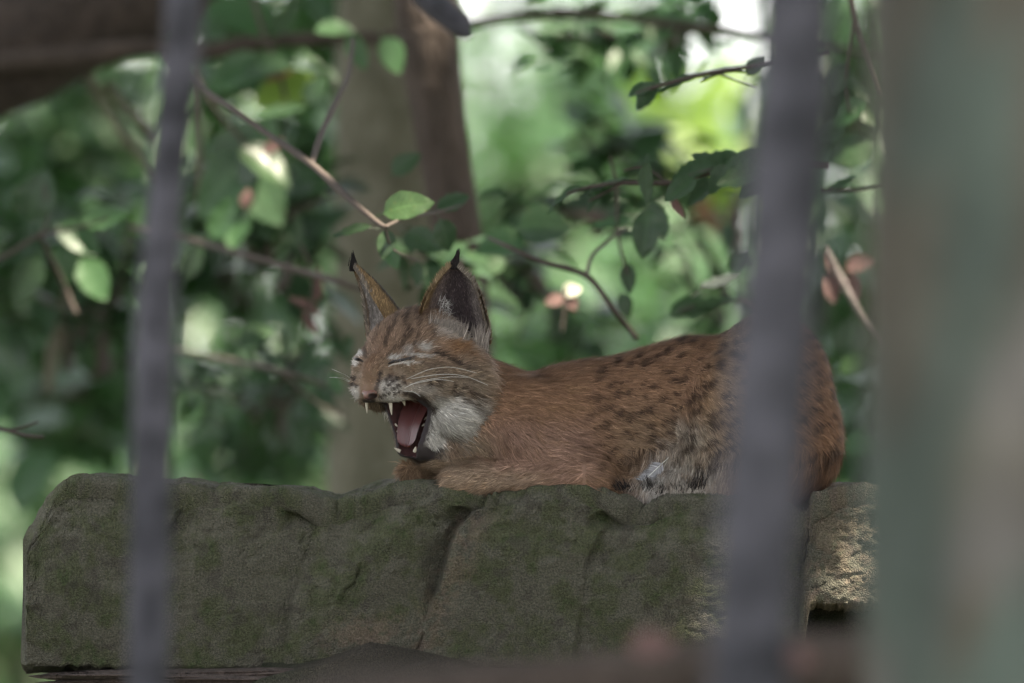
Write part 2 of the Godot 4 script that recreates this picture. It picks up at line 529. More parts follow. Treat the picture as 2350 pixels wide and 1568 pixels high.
func comb(p: Vector3, n: Vector3) -> Vector3:
	# which way the hair lies
	var d: Vector3
	var h := in_head(p)
	var head := smoothstep(1120.0, 1060.0, p.x + maxf(0.0, -p.y - 960.0))
	var back := Vector3(1, -0.28, 0)
	if p.x > 1560.0 and p.y > -1060.0:
		back = Vector3(0.75, -0.6, 0)
	if -p.y > 1020.0 and p.x > 1440.0:
		back = Vector3(-0.15, -1, 0.2)
	if -p.y > 1055.0 and p.x < 1340.0:
		back = Vector3(-0.9, -0.2, 0.1)
	elif p.x < 1230.0 and -p.y > 960.0:
		back = Vector3(0.7, -0.75, 0)
	if head > 0.0:
		var away := p - hd(0, -40, 175)
		away.y -= 0.22 * away.length() * smoothstep(40.0, -60.0, h.z)
		d = away.normalized().lerp(back.normalized(), 1.0 - head)
	else:
		d = back
	# locks: the hair turns a little from one clump to the next
	d += Vector3(noise.get_noise_3d(p.x * 1.6, p.y * 1.6, p.z * 1.6), noise.get_noise_3d(p.x * 1.6 + 400.0, p.y * 1.6, p.z * 1.6), 0) * 0.75
	d = d - n * d.dot(n)
	return d.normalized() if d.length_squared() > 1e-4 else Vector3(0.7, -0.7, 0)

func hairs(m: Build, body: Build, hair: PackedFloat32Array, roots: Array, first_tri: int, last_tri: int, thick: float, per: float, crisp := false) -> void:
	for k in range(first_tri, last_tri, 3):
		var a := body.t[k]
		var b := body.t[k + 1]
		var c := body.t[k + 2]
		var l := (hair[a] + hair[b] + hair[c]) / 3.0
		if l < 2.5 or body.n[a].z < -0.55:
			continue
		var pa: Vector3 = roots[a]
		var pb: Vector3 = roots[b]
		var pc: Vector3 = roots[c]
		var want := (pb - pa).cross(pc - pa).length() * 0.5 * per
		var count := int(want) + (1 if rng.randf() < want - int(want) else 0)
		for j in count:
			var u := rng.randf()
			var w := rng.randf()
			if u + w > 1.0:
				u = 1.0 - u
				w = 1.0 - w
			var p := pa + (pb - pa) * u + (pc - pa) * w
			var n := (body.n[a] * (1.0 - u - w) + body.n[b] * u + body.n[c] * w).normalized()
			var col := body.c[a] * (1.0 - u - w) + body.c[b] * u + body.c[c] * w
			if not crisp and (p.x > 1150.0 or p.y < -1066.0):
				col = coat_body(p)
			if crisp and n.z > -0.3 and p.x < 1080.0 and p.y > -1053.0:
				col = coat_head(p)
			strand(m, p - n * 2.0, n, comb(p, n), l * rng.randf_range(0.6, 1.25) * (1.55 if rng.randf() < 0.06 else 1.0), col, thick, 0.42)

func strand(m: Build, p: Vector3, n: Vector3, d: Vector3, l: float, col: Color, thick: float, lift := 0.34, wild := 0.2) -> void:
	var tone := rng.randf_range(0.72, 1.26) * (1.0 + 0.6 * noise.get_noise_3d(p.x * 3.0 - d.x * p.dot(d) * 2.4, p.y * 3.0 - d.y * p.dot(d) * 2.4, p.z * 3.0 - d.z * p.dot(d) * 2.4))
	var odd := rng.randf()
	if p.x < 1130.0 and odd > 0.8: tone *= 1.25
	if odd < 0.06:
		tone *= 0.65
	elif odd > 0.91:
		tone *= 1.55
	col = Color(col.r * tone, col.g * tone, col.b * tone)
	var jit := Vector3(rng.randf_range(-1, 1), rng.randf_range(-1, 1), rng.randf_range(-1, 1)) * wild
	var d0 := (d + n * (lift + 0.25) + jit).normalized()
	var d1 := (d + n * lift * 0.35 + jit * 0.9 + Vector3(0, -0.06, 0)).normalized()
	var side := d0.cross(n)
	side = side.normalized() * thick if side.length_squared() > 1e-4 else Vector3(thick, 0, 0)
	var mid := p + d0 * l * 0.5
	var tip := mid + d1 * l * 0.5
	var nn := (n + jit * 0.5).normalized()
	var i := m.add(to_world(p - side), col, nn)
	m.add(to_world(p + side), col, nn)
	m.add(to_world(mid - side * 0.8), col, nn)
	m.add(to_world(mid + side * 0.8), col, nn)
	m.add(to_world(tip), col, nn)
	m.quad(i, i + 2, i + 3, i + 1)
	m.tri(i + 2, i + 4, i + 3)

func skin(px: float, py: float, from := 320.0) -> Vector3:
	# the point of the lynx's surface that faces the lens at a place on the grid
	var p := Vector3(px, -py, from)
	for i in 60:
		var d := field(p)
		if d < 0.6 or p.z < -200.0:
			break
		p.z -= d * 0.7
	return p

func ear(m: Build, hair: PackedFloat32Array, roots: Array, rows: Array, back: Vector3, near: bool) -> void:
	# rows: height, x and z of the two rims, depth of the cup
	var steps := 26
	var pts := []
	for r in rows: pts.append(r)
	var fine := []
	for i in pts.size() - 1:
		for k in 5:
			var t := k / 5.0
			var q := []
			for c in 6:
				q.append(cubic_interpolate(pts[i][c], pts[i + 1][c], pts[maxi(i - 1, 0)][c], pts[mini(i + 2, pts.size() - 1)][c], t))
			fine.append(q)
	fine.append(pts[-1])
	for sheet in 2:
		var first := m.v.size()
		for i in fine.size():
			var q: Array = fine[i]
			var a := Vector3(q[1], -q[0], q[2])
			var b := Vector3(q[3], -q[0], q[4])
			for j in steps + 1:
				var s := float(j) / steps
				var g := (1.0 - cos(PI * s)) * 0.5
				var lip := sin(PI * s)
				var p := a.lerp(b, g) + back * (pow(lip, 0.8) * float(q[5]))
				if sheet == 1:
					p += back * 5.0 * minf(1.0, lip * 3.0)
				var k := float(i) / (fine.size() - 1)     # 0 at the tip
				var col: Color
				var hl := 9.0
				if sheet == 0:
					var rim := minf(s, 1.0 - s) + (0.12 if k < 0.1 else 0.0)
					var tan_ := Color(0.24, 0.16, 0.085)
					col = tan_.lerp(Color(0.055, 0.042, 0.045), smoothstep(0.08, 0.26, rim))
					if s > 0.5: col = col.lerp(Color(0.2, 0.17, 0.16), smoothstep(0.9, 0.78, s) * smoothstep(0.62, 0.75, s) * 0.75)
					else: col = col.lerp(Color(0.15, 0.115, 0.11), smoothstep(0.1, 0.2, s) * smoothstep(0.4, 0.25, s) * 0.8)
					col = col.lerp(Color(0.16, 0.11, 0.075), smoothstep(0.3, 0.05, k))
					hl = 11.0
					if not near:
						col = tan_.lerp(Color(0.33, 0.30, 0.29), smoothstep(0.45, 0.6, s) * smoothstep(0.99, 0.93, s) * smoothstep(0.22, 0.4, k))
				else:
					col = Color(0.022, 0.017, 0.016).lerp(Color(0.2, 0.14, 0.09), smoothstep(0.7, 1.0, k))
					col = Color(0.24, 0.16, 0.085).lerp(col, smoothstep(0.13, 0.26, s) * (smoothstep(0.9, 0.78, s) if near else 1.0))
					hl = 12.0
				hair.append(hl)
				roots.append(p)
				m.add(to_world(p), col)
		for i in fine.size() - 1:
			for j in steps:
				var o := first + i * (steps + 1) + j
				if (sheet == 0) == near: m.quad(o, o + 1, o + steps + 2, o + steps + 1)
				else: m.quad(o, o + steps + 1, o + steps + 2, o + 1)

func ear_hairs(m: Build, body: Build, roots: Array, hair: PackedFloat32Array, first: int, last: int, up: Vector3, per: float) -> void:
	for k in range(first, last, 3):
		var a := body.t[k]
		var pa: Vector3 = roots[a]
		var pb: Vector3 = roots[body.t[k + 1]]
		var pc: Vector3 = roots[body.t[k + 2]]
		var want := (pb - pa).cross(pc - pa).length() * 0.5 * per
		var count := int(want) + (1 if rng.randf() < want - int(want) else 0)
		for j in count:
			var p := pa.lerp(pb, rng.randf()).lerp(pc, rng.randf())
			var n := body.n[a]
			var d := (up - n * up.dot(n)).normalized()
			strand(m, p, n, d, hair[a] * rng.randf_range(0.6, 1.3), body.c[a], 0.9, 0.25, 0.3)

func make_lynx() -> void:
	lynx_base = Vector3((1400 - 1175.0) * PX, EYE + (784.0 - 1118.0) * PX, 0)
	var lynx := thing("lynx_kitten", lynx_base, "spotted reddish lynx kitten lying on the rock ledge, eyes shut, yawning wide", "lynx")
	lynx_parts()
	body_spots()
	var m := Build.new()
	var hair := PackedFloat32Array()
	var roots := []
	nets(m, hair, Vector3(770, -1085, -190), Vector3(1160, -670, 220), 5.5, true, roots)
	var t0 := m.t.size()
	nets(m, hair, Vector3(900, -1150, -270), Vector3(1960, -690, 150), 10.0, false, roots)
	var t1 := m.t.size()
	var back_near := Vector3(0.12, 0.05, -1).normalized()
	var back_far := Vector3(0.95, 0.0, -0.3).normalized()
	ear(m, hair, roots, [[607, 1041, 40, 1043, 40, 0], [613, 1030, 42, 1053, 42, 6], [625, 1017, 44, 1066, 44, 16], [646, 1000, 48, 1087, 50, 30], [674, 981, 54, 1101, 56, 46], [714, 966, 60, 1112, 60, 62], [750, 968, 66, 1121, 58, 70], [792, 990, 78, 1124, 50, 72]], back_near, true)
	var t2 := m.t.size()
	ear(m, hair, roots, [[608, 809, -70, 808, -72, 0], [618, 814, -62, 809, -80, 12], [644, 832, -52, 818, -98, 28], [676, 850, -44, 828, -112, 42], [714, 872, -38, 835, -122, 56], [750, 890, -34, 838, -124, 62], [785, 902, -30, 842, -120, 62]], back_far, false)
	var t3 := m.t.size()
	# normals of the ears
	for k in range(t1, t3, 3):
		var fn := (m.v[m.t[k + 2]] - m.v[m.t[k]]).cross(m.v[m.t[k + 1]] - m.v[m.t[k]])
		for q in 3: m.n[m.t[k + q]] += fn
	for i in m.n.size(): m.n[i] = m.n[i].normalized()
	put(m.mesh(), "body", mats.coat, lynx)
	var fur := Build.new()
	hairs(fur, m, hair, roots, 0, t0, 0.8, 0.36, true)
	hairs(fur, m, hair, roots, t0, t1, 0.8, 0.31)
	# tufts of black hair where the belly meets the stone
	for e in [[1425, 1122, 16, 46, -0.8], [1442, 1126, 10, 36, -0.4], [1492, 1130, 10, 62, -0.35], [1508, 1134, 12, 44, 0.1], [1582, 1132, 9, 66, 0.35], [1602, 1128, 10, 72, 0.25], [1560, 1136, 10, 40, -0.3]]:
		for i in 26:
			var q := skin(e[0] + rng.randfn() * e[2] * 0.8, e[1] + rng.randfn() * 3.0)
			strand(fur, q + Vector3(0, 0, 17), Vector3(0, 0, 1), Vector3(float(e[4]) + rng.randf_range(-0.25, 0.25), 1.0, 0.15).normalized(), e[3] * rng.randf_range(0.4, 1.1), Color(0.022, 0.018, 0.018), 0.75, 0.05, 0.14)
	ear_hairs(fur, m, roots, hair, t1, t2, Vector3(0.0, 1, 0), 0.30)
	ear_hairs(fur, m, roots, hair, t2, t3, Vector3(-0.2, 1, 0), 0.30)
	for e in [[[[612, 1032], [625, 1018], [646, 1001], [674, 982], [714, 967]], 46.0, -1.0, 1.0], [[[613, 1052], [625, 1065], [646, 1086], [674, 1100], [714, 1111], [750, 1120], [785, 1124]], 50.0, 1.0, 0.6], [[[616, 812], [644, 831], [676, 849], [700, 862]], -50.0, 0.4, 1.0], [[[620, 810], [644, 818], [676, 828], [714, 835], [750, 838]], -110.0, -1.0, 0.8]]:
		var line: Array = e[0]
		for i in 260:
			var u := rng.randf() * (line.size() - 1.001)
			var k := int(u)
			var y := lerpf(line[k][0], line[k + 1][0], u - k)
			var x := lerpf(line[k][1], line[k + 1][1], u - k)
			var tan_hair := Color(0.23, 0.165, 0.1) if float(e[2]) < 0.0 and float(e[1]) > 0.0 else Color(0.19, 0.16, 0.135)
			strand(fur, Vector3(x - float(e[2]) * 4.0, -y, e[1] + rng.randf_range(-4, 4)), Vector3(0, 0, 1), Vector3(float(e[2]) * rng.randf_range(0.15, 0.7), e[3], 0).normalized(), rng.randf_range(10, 20), tan_hair, 0.75, 0.1, 0.18)
	# tufts on the tips of the ears, white hair in the near ear, long hair under the ear
	for e in [[Vector3(1042, -612, 40), Vector3(1054, -572, 36)], [Vector3(809, -616, -72), Vector3(809, -577, -72)]]:
		for i in 170:
			var a: Vector3 = e[0] + Vector3(rng.randfn() * 4.5, rng.randf_range(-7, 6), rng.randfn() * 4.0)
			var b: Vector3 = (e[1] as Vector3) - a + Vector3(rng.randf_range(-3, 3), rng.randf_range(-4, 4), rng.randf_range(-3, 3))
			strand(fur, a, Vector3(0, 0.2, 1), b.normalized(), b.length() * rng.randf_range(0.4, 1.1), Color(0.016, 0.013, 0.013), 1.0, 0.0, 0.07)
	for i in 90:
		var a := Vector3(rng.randf_range(1004, 1030), -rng.randf_range(690, 750), 30)
		strand(fur, a, Vector3(0, 0, 1), Vector3(rng.randf_range(-0.2, 1), rng.randf_range(-0.2, 1), 0.3).normalized(), rng.randf_range(16, 34), Color(0.36, 0.34, 0.33), 0.45, 0.4, 0.7)
	for i in 420:
		var u := rng.randf()
		var a := Vector3(lerpf(985, 1122, u), -lerpf(772, 800, u) + rng.randf_range(-14, 14), 78 - u * 22.0)
		if absf(a.x - 1078.0) < 9.0:
			continue
		strand(fur, a, Vector3(0, 0, 1), Vector3(rng.randf_range(-0.15, 0.4), 1, -0.1).normalized(), rng.randf_range(30, 56), Color(0.24, 0.205, 0.185), 0.8, 0.05, 0.16)
	put(fur.mesh(), "fur", mats.fur, lynx).set_meta("kind", "stuff")
	# nose
	var q := Build.new()
	var nb := Basis(hr * 22.0, Vector3(0, 14, 0) - hf * 2.0, hf * 14.0)
	ball(q, hd(1, -75, 163), nb, Color.WHITE, 20, 28, 0.32)
	for i in q.v.size():
		var o := q.v[i]
		var h := in_head(o)
		var nostril := minf(Vector2((absf(h.x) - 17.0) / 8.0, (h.y + 79.0) / 6.5).length(), 9.0)
		var cut := smoothstep(1.3, 0.3, nostril)
		q.v[i] = o - hf * cut * 4.0
		q.c[i] = Color(0.19, 0.098, 0.075).lerp(Color(0.02, 0.014, 0.014), smoothstep(1.6, 0.9, nostril)).lerp(Color(0.05, 0.03, 0.03), smoothstep(-80.0, -86.0, h.y))
		q.v[i] = to_world(q.v[i])
	q.smooth()
	put(q.mesh(), "nose", mats.wet_skin, lynx)
	# tongue: a broad blade from the throat to the chin, cupped
	var tg := Build.new()
	var rows := 22
	var cols := 16
	for sheet in 2:
		var first := tg.v.size()
		for i in rows + 1:
			var k := float(i) / rows
			var c := Vector3(14, lerpf(-84, -196, k), lerpf(2, 52, k) + 12.0 * sin(PI * k))
			var half := lerpf(44.0, 26.0, k) * sqrt(maxf(0.0, 1.0 - pow(maxf(0.0, (k - 0.8) / 0.2), 2.0)))
			for j in cols + 1:
				var s := lerpf(-1.0, 1.0, float(j) / cols)
				var o := c + Vector3(s * half, 0, 4.0 * s * s - (8.0 * (1.0 - s * s) * (1.0 if sheet == 1 else 0.0)) - 5.0 * exp(-s * s * 30.0))
				tg.add(to_world(hd(o.x, o.y, o.z)), Color(0.092, 0.034, 0.032))
		for i in rows:
			for j in cols:
				var o := first + i * (cols + 1) + j
				if sheet == 0: tg.quad(o, o + cols + 1, o + cols + 2, o + 1)
				else: tg.quad(o, o + 1, o + cols + 2, o + cols + 1)
	tg.smooth()
	put(tg.mesh(), "tongue", mats.wet_skin, lynx)
	# teeth: root, tip, radius
	for e in [[Vector3(897, -921, 118), Vector3(900, -952, 116), 4.6], [Vector3(842, -924, 62), Vector3(843, -949, 62), 3.6], [Vector3(925, -913, 92), Vector3(930, -931, 92), 5.0],
			[Vector3(919, -1036, 38), Vector3(905, -1028, 40), 4.6], [Vector3(952, -1036, 84), Vector3(955, -1025, 92), 4.2],
			[Vector3(980, -958, 44), Vector3(973, -964, 48), 3.0], [Vector3(975, -974, 46), Vector3(968, -978, 50), 3.2], [Vector3(907, -974, 6), Vector3(913, -979, 14), 2.8], [Vector3(912, -990, 14), Vector3(917, -992, 20), 2.6]]:
		var te := Build.new()
		var a: Vector3 = to_world(e[0])
		var b: Vector3 = to_world(e[1])
		var r: float = e[2] * PX
		tube(te, [a, a.lerp(b, 0.4) , a.lerp(b, 0.8), b], [r, r * 0.85, r * 0.42, r * 0.1], 10, 0.001)
		te.smooth()
		put(te.mesh(), "tooth", mats.tooth, lynx)
	# closed eyelids: dark slits and pale lower lids
	for e in [[[892, 835], [903, 830], [916, 828], [930, 825], [948, 821], [964, 815]], [[806, 822], [816, 824], [826, 826], [835, 831]]]:
		for row in 2:
			var line := []
			var rad := []
			for k in (e.size() if row == 0 else e.size() - 2):
				var w: Array = e[k]
				var p := skin(w[0], w[1] + row * 6.5)
				line.append(to_world(p + Vector3(0, 0, 1.5)))
				rad.append((3.4 if row == 0 else 2.2) * PX * (0.35 if k == 0 or k == (e.size() if row == 0 else e.size() - 2) - 1 else 1.0))
			var ey := Build.new()
			tube(ey, line, rad, 8, 0.001)
			ey.smooth()
			put(ey.mesh(), "eye_slit" if row == 0 else "lower_eyelid", mats.dark_skin if row == 0 else mats.pale_skin, lynx)
	# whiskers
	for w in [[[934, 870], [965, 856], [994, 846], [1040, 843], [1094, 856]], [[944, 869], [1012, 859], [1067, 863], [1120, 884]], [[942, 882], [1003, 871], [1042, 875]], [[930, 890], [968, 874], [1030, 865], [1075, 866]], [[928, 897], [950, 899], [966, 909]],
			[[806, 872], [790, 859], [762, 847]], [[802, 877], [785, 867], [757, 866]], [[804, 880], [786, 870], [768, 866]]]:
		var line := []
		var rad := []
		for k in w.size():
			var p := skin(w[k][0], w[k][1]) if k == 0 or w[0][0] > 900 else Vector3(w[k][0], -w[k][1], 40.0 + k * 12.0)
			if k > 0 and w[0][0] > 900: p.z += 26.0 + 5.0 * k
			line.append(to_world(p))
			rad.append(lerpf(0.48, 0.28, float(k) / (w.size() - 1)) * PX)
		var wh := Build.new()
		tube(wh, line, rad, 5, 0.003)
		wh.smooth()
		put(wh.mesh(), "whisker", mats.whisker, lynx)

func make_feather() -> void:
	# a small feather caught under the belly
	var root := skin(1476, 1103) + Vector3(0, 0, 16)
	var tip := skin(1533, 1050) + Vector3(0, 0, 20)
	var base := to_world(root) + lynx_base
	var o := thing("feather", base, "pale grey feather with a white quill caught under the lynx's belly", "feather")
	var q := Build.new()
	tube(q, [Vector3.ZERO, (to_world(tip) + lynx_base - base) * 0.5, to_world(tip) + lynx_base - base], [0.0003, 0.0004, 0.0002], 6, 0.004)
	q.smooth()
	put(q.mesh(), "quill", mats.whisker, o)
	var v := Build.new()
	var along_ := (tip - root).normalized()
	for i in 150:
		var p := root.lerp(tip, rng.randf_range(0.0, 0.75))
		for side: float in [-1.0, 1.0]:
			var d: Vector3 = (along_ * -0.7 + Vector3(-along_.y, along_.x, 0) * side).normalized()
			strand(v, p, Vector3(0, 0, 1), d, rng.randf_range(14, 26), Color(0.3, 0.295, 0.32), 0.8, 0.0, 0.08)
	for i in v.v.size(): v.v[i] += lynx_base - base
	put(v.mesh(), "vane", mats.fur, o)

# ------------------------------------------------------------------ the rock ledge
const TOP := [[40, 1240], [52, 1205], [75, 1165], [100, 1124], [130, 1102], [160, 1094], [235, 1092], [300, 1097], [390, 1107], [450, 1110], [500, 1116], [560, 1113], [640, 1118], [700, 1126], [745, 1136], [785, 1146], [810, 1138], [850, 1126], [905, 1110], [960, 1102], [1030, 1106], [1090, 1118], [1140, 1132], [1175, 1124], [1240, 1110], [1310, 1108], [1370, 1118], [1430, 1142], [1480, 1158], [1530, 1142], [1600, 1135], [1700, 1146], [1790, 1154], [1840, 1150], [1875, 1130], [1930, 1116], [1985, 1118], [2040, 1124], [2200, 1140]]
const SEAMS := [
	# each from the top down: height, x
	[[1105, 500], [1140, 450], [1180, 405], [1240, 375], [1320, 360], [1560, 350]],
	[[1140, 782], [1165, 768], [1195, 735], [1230, 712], [1300, 690], [1400, 668], [1560, 650]],
	[[1128, 1146], [1150, 1110], [1180, 1078], [1210, 1050], [1260, 1030], [1320, 1015], [1400, 985], [1480, 950], [1560, 925]],
	[[1155, 1490], [1170, 1450], [1195, 1405], [1230, 1370], [1300, 1340], [1560, 1310]],
	[[1130, 1858], [1200, 1852], [1300, 1842], [1400, 1835], [1560, 1830]]]
const SEAM_DEPTH := [26.0, 26.0, 30.0, 28.0, 40.0]
const SEAM_END := [1210.0, 1290.0, 1460.0, 1250.0, 1520.0]

func along(line: Array, y: float, from := 0, to := 1) -> float:
	if y <= line[0][from]: return line[0][to]
	for i in line.size() - 1:
		if y <= line[i + 1][from]:
			return lerpf(line[i][to], line[i + 1][to], smoothstep(0.0, 1.0, (y - line[i][from]) / (line[i + 1][from] - line[i][from])) * 0.5 + 0.5 * (y - line[i][from]) / (line[i + 1][from] - line[i][from]))
	return line[-1][to]

# hollows under the right ends of the lobes
const PITS := [[725, 1176, 64, 30, 30.0], [1085, 1180, 66, 38, 38.0], [1428, 1186, 66, 26, 32.0], [428, 1140, 76, 26, 22.0], [1820, 1180, 34, 40, 30.0]]
const STEP_OUT := [6.0, -4.0, 8.0, 16.0, 4.0, -10.0]
const CRACKS := [[[828, 1292], [822, 1318], [815, 1338], [795, 1350], [786, 1372]], [[700, 1225], [690, 1245]], [[950, 1500], [962, 1480], [972, 1455]]]

func make_rock() -> void:
	var base := Vector3(span(-100, 0), 1.24, -0.06)
	var rock := thing("rock_ledge", base, "long grey-green mossy stone ledge that the lynx lies on", "rock")
	var m := Build.new()
	var cols := 470
	var around := 250
	var x0 := 42.0
	var x1 := 2170.0
	var zf := 150.0       # front
	var zb := -330.0
	for i in cols + 1:
		var x := lerpf(x0, x1, float(i) / cols)
		for j in around:
			# round the section: up the front, over the top, down the back, under
			var top := along(TOP, x)
			var low := 1531.0 + 6.0 * noise.get_noise_2d(x * 0.6, 3.0) - 6.0 * maxf(0.0, 400.0 - x) / 400.0
			low = lerpf(low, 1385.0 + 10.0 * noise.get_noise_2d(x * 2.0, 40.0), smoothstep(1832.0, 1858.0, x))
			var rr := 52.0
			var h := low - top
			var w := zf - zb
			var y: float
			var z: float
			var out := Vector3.ZERO
			var u := float(j) / around
			if u < 0.5:
				# front, with most of the points
				var k := u / 0.5
				y = lerpf(low, top, k)
				z = zf
				var up := clampf((rr - (y - top)) / rr, 0.0, 1.0)
				var dn := clampf((14.0 - (low - y)) / 14.0, 0.0, 1.0)
				z -= rr * (1.0 - sqrt(maxf(0.0, 1.0 - up * up))) + 14.0 * (1.0 - sqrt(maxf(0.0, 1.0 - dn * dn)))
				out = Vector3(0, up, 1.0 - 0.6 * up).normalized()
			elif u < 0.8:
				var k2 := pow((u - 0.5) / 0.3, 1.5)
				y = top + 14.0 * sin(PI * k2) * 0.6
				z = lerpf(zf - rr, zb, k2)
				out = Vector3(0, 1, 0)
			elif u < 0.9:
				y = lerpf(top, low, (u - 0.8) / 0.1)
				z = zb
				out = Vector3(0, 0, -1)
			else:
				y = low + 14.0 * sin(PI * (u - 0.9) / 0.1)
				z = lerpf(zb, zf - 14.0, (u - 0.9) / 0.1)
				out = Vector3(0, -1, 0)
			# the lobes overlap like steps: each seam drops back on its left
			var sx := 0.0
			var hewn := 0.0
			if z > -40.0:
				for s in SEAMS.size():
					var d := x - along(SEAMS[s], y)
					var deep: float = SEAM_DEPTH[s] * smoothstep(SEAM_END[s], SEAM_END[s] - 170.0, y)
					if d < 0.0: sx -= deep * exp(d / 38.0) * smoothstep(0.0, -4.0, d)
					else: sx += deep * 0.45 * exp(-d / 150.0) * smoothstep(0.0, 4.0, d)
				# and each lobe bulges between its seams
				var left_edge := x0 - 60.0
				var right_edge := x1 + 60.0
				for s in SEAMS:
					var e := along(s, y)
					if e <= x: left_edge = maxf(left_edge, e)
					else: right_edge = minf(right_edge, e)
				var uu := clampf((x - left_edge) / (right_edge - left_edge), 0.0, 1.0) * 2.0 - 1.0
				# hewn faces: each lobe is cut off by a few tilted planes
				var vv := clampf((y - 1110.0) / (1531.0 - 1110.0), 0.0, 1.0) * 2.0 - 1.0
				var lobe := 0
				while lobe < SEAMS.size() and along(SEAMS[lobe], y) <= x: lobe += 1
				var cut: float = STEP_OUT[lobe]
				for k in 6:
					var th: float = TAU * (k + 0.37 * sin(lobe * 5.1 + k * 2.3)) / 6.0 + lobe * 0.7
					var lim: float = 0.42 + 0.2 * sin(lobe * 3.7 + k * 1.9)
					var slope: float = 62.0 + 26.0 * sin(lobe * 2.9 + k * 4.1)
					cut = minf(cut, STEP_OUT[lobe] - slope * (cos(th) * uu + sin(th) * vv + 0.09 * noise.get_noise_2d(x * 0.7, y * 0.7) - lim))
				hewn = cut * lerpf(1.0, 0.4, smoothstep(1270.0, 1470.0, y))
			var p := Vector3(x, -y, z)
			var big := 14.0 * noise.get_noise_3d(x * 0.11, y * 0.13, z * 0.11) + 3.5 * noise.get_noise_3d(x * 0.45, y * 0.5, z * 0.45)
			var chip := noise_ridge.get_noise_3d(x * 0.35, y * 0.42, z * 0.35)
			big -= 6.0 * smoothstep(0.5, 0.9, chip)
			big += 20.0 * (noise_facet.get_noise_3d(x * 0.16 + 3.0 * noise.get_noise_3d(x * 0.5, y * 0.5, z * 0.5), y * 0.2, z * 0.16) + 0.6)
			var fine := 1.9 * noise.get_noise_3d(x * 1.6, y * 1.6, z * 1.6) + 1.1 * noise.get_noise_3d(x * 4.0, y * 4.0, z * 4.0)
			# a flat flake in the middle
			big -= 7.0 * smoothstep(0.0, 6.0, (x - 790.0) - (y - 1360.0) * -0.6) * smoothstep(150.0, 130.0, (x - 790.0)) * smoothstep(1335.0, 1350.0, y + (x - 800.0) * 0.12) * smoothstep(1480.0, 1400.0, y)
			if z > -20.0:
				for pit in PITS:
					var kk := Vector2((x - pit[0] + (y - pit[1]) * 0.9) / pit[2], (y - pit[1]) / pit[3]).length() * (1.0 + 0.5 * noise.get_noise_3d(x * 0.8, y * 0.8, 20.0))
					if kk < 1.2: big -= pit[4] * smoothstep(1.2, 0.5, kk)
			for cr in CRACKS:
				for q in cr.size() - 1:
					if absf(x - cr[q][0]) < 60.0 and absf(y - cr[q][1]) < 60.0:
						var dd := dist2(x, y, [cr[q][0], cr[q][1], cr[q + 1][0], cr[q + 1][1]])
						big -= 12.0 * exp(-dd * dd / 12.0) * (1.0 if z > 0.0 else 0.0)
			p += out * (big + fine + sx * (1.0 if out.z > 0.3 else 0.4) + hewn * smoothstep(0.3, 0.85, out.z))
			# the left end is broken off unevenly
			var left := 46.0 + 12.0 * smoothstep(1260.0, 1190.0, y) + 4.0 * noise.get_noise_2d(y * 1.5, 11.0) + 34.0 * pow(clampf(1.0 - (z - zb) / w, 0.0, 1.0), 1.0) + 20.0 * smoothstep(80.0, 130.0, z)
			p.x += (left - x0) * smoothstep(260.0, x0, x)
			# colour: stone, moss and lichen, bare rubbed patches, and a right end painted sunlit
			var a := noise.get_noise_3d(x * 0.35, y * 0.35, z * 0.3 + 500.0)
			var b := noise.get_noise_3d(x * 1.3, y * 1.3, z * 1.3 + 900.0)
			var col := Color(0.291, 0.285, 0.220)
			col = col.lerp(Color(0.213, 0.234, 0.131), smoothstep(-0.25, 0.3, a + 0.35 * b))
			col = col.lerp(Color(0.112, 0.176, 0.054), 0.6 * smoothstep(0.34, 0.6, a * 0.8 + b * 0.6))
			col = col.lerp(Color(0.175, 0.159, 0.134), 0.6 * smoothstep(0.15, 0.45, noise.get_noise_3d(x * 0.5 + 70.0, y * 0.5, z * 0.5)))
			var bare := maxf(smoothstep(70.0, 15.0, absf(x - along(SEAMS[2], y) - 22.0 + 20.0 * b)) * smoothstep(1150.0, 1200.0, y) * 0.8, smoothstep(1.0, 0.4, Vector2((x - 850.0) / 150.0, (y - 1470.0) / 90.0).length() + 0.5 * b))
			bare = maxf(bare, smoothstep(1835.0, 1850.0, x) * 0.8)  # right end tinted pale pink to look sunlit
			col = col.lerp(Color(0.521, 0.387, 0.325), bare * 0.6 * smoothstep(-0.4, 0.2, a + b))
			m.add(Vector3((p.x - 1175.0) * PX, EYE + (784.0 + p.y) * PX, p.z * PX) - base, col)
	for i in cols:
		for j in around:
			var j2 := (j + 1) % around
			m.quad(i * around + j, i * around + j2, (i + 1) * around + j2, (i + 1) * around + j)
	# close both ends
	for e in [0, cols]:
		var c := Vector3.ZERO
		for j in around: c += m.v[e * around + j]
		var k := m.add(c / around + Vector3((-0.006 if e == 0 else 0.006), 0, 0), Color(0.15, 0.145, 0.11))
		for j in around:
			var j2 := (j + 1) % around
			if e == 0: m.tri(k, e * around + j2, e * around + j)
			else: m.tri(k, e * around + j, e * around + j2)
	m.smooth()
	put(m.mesh(), "stone", mats.rock, rock)

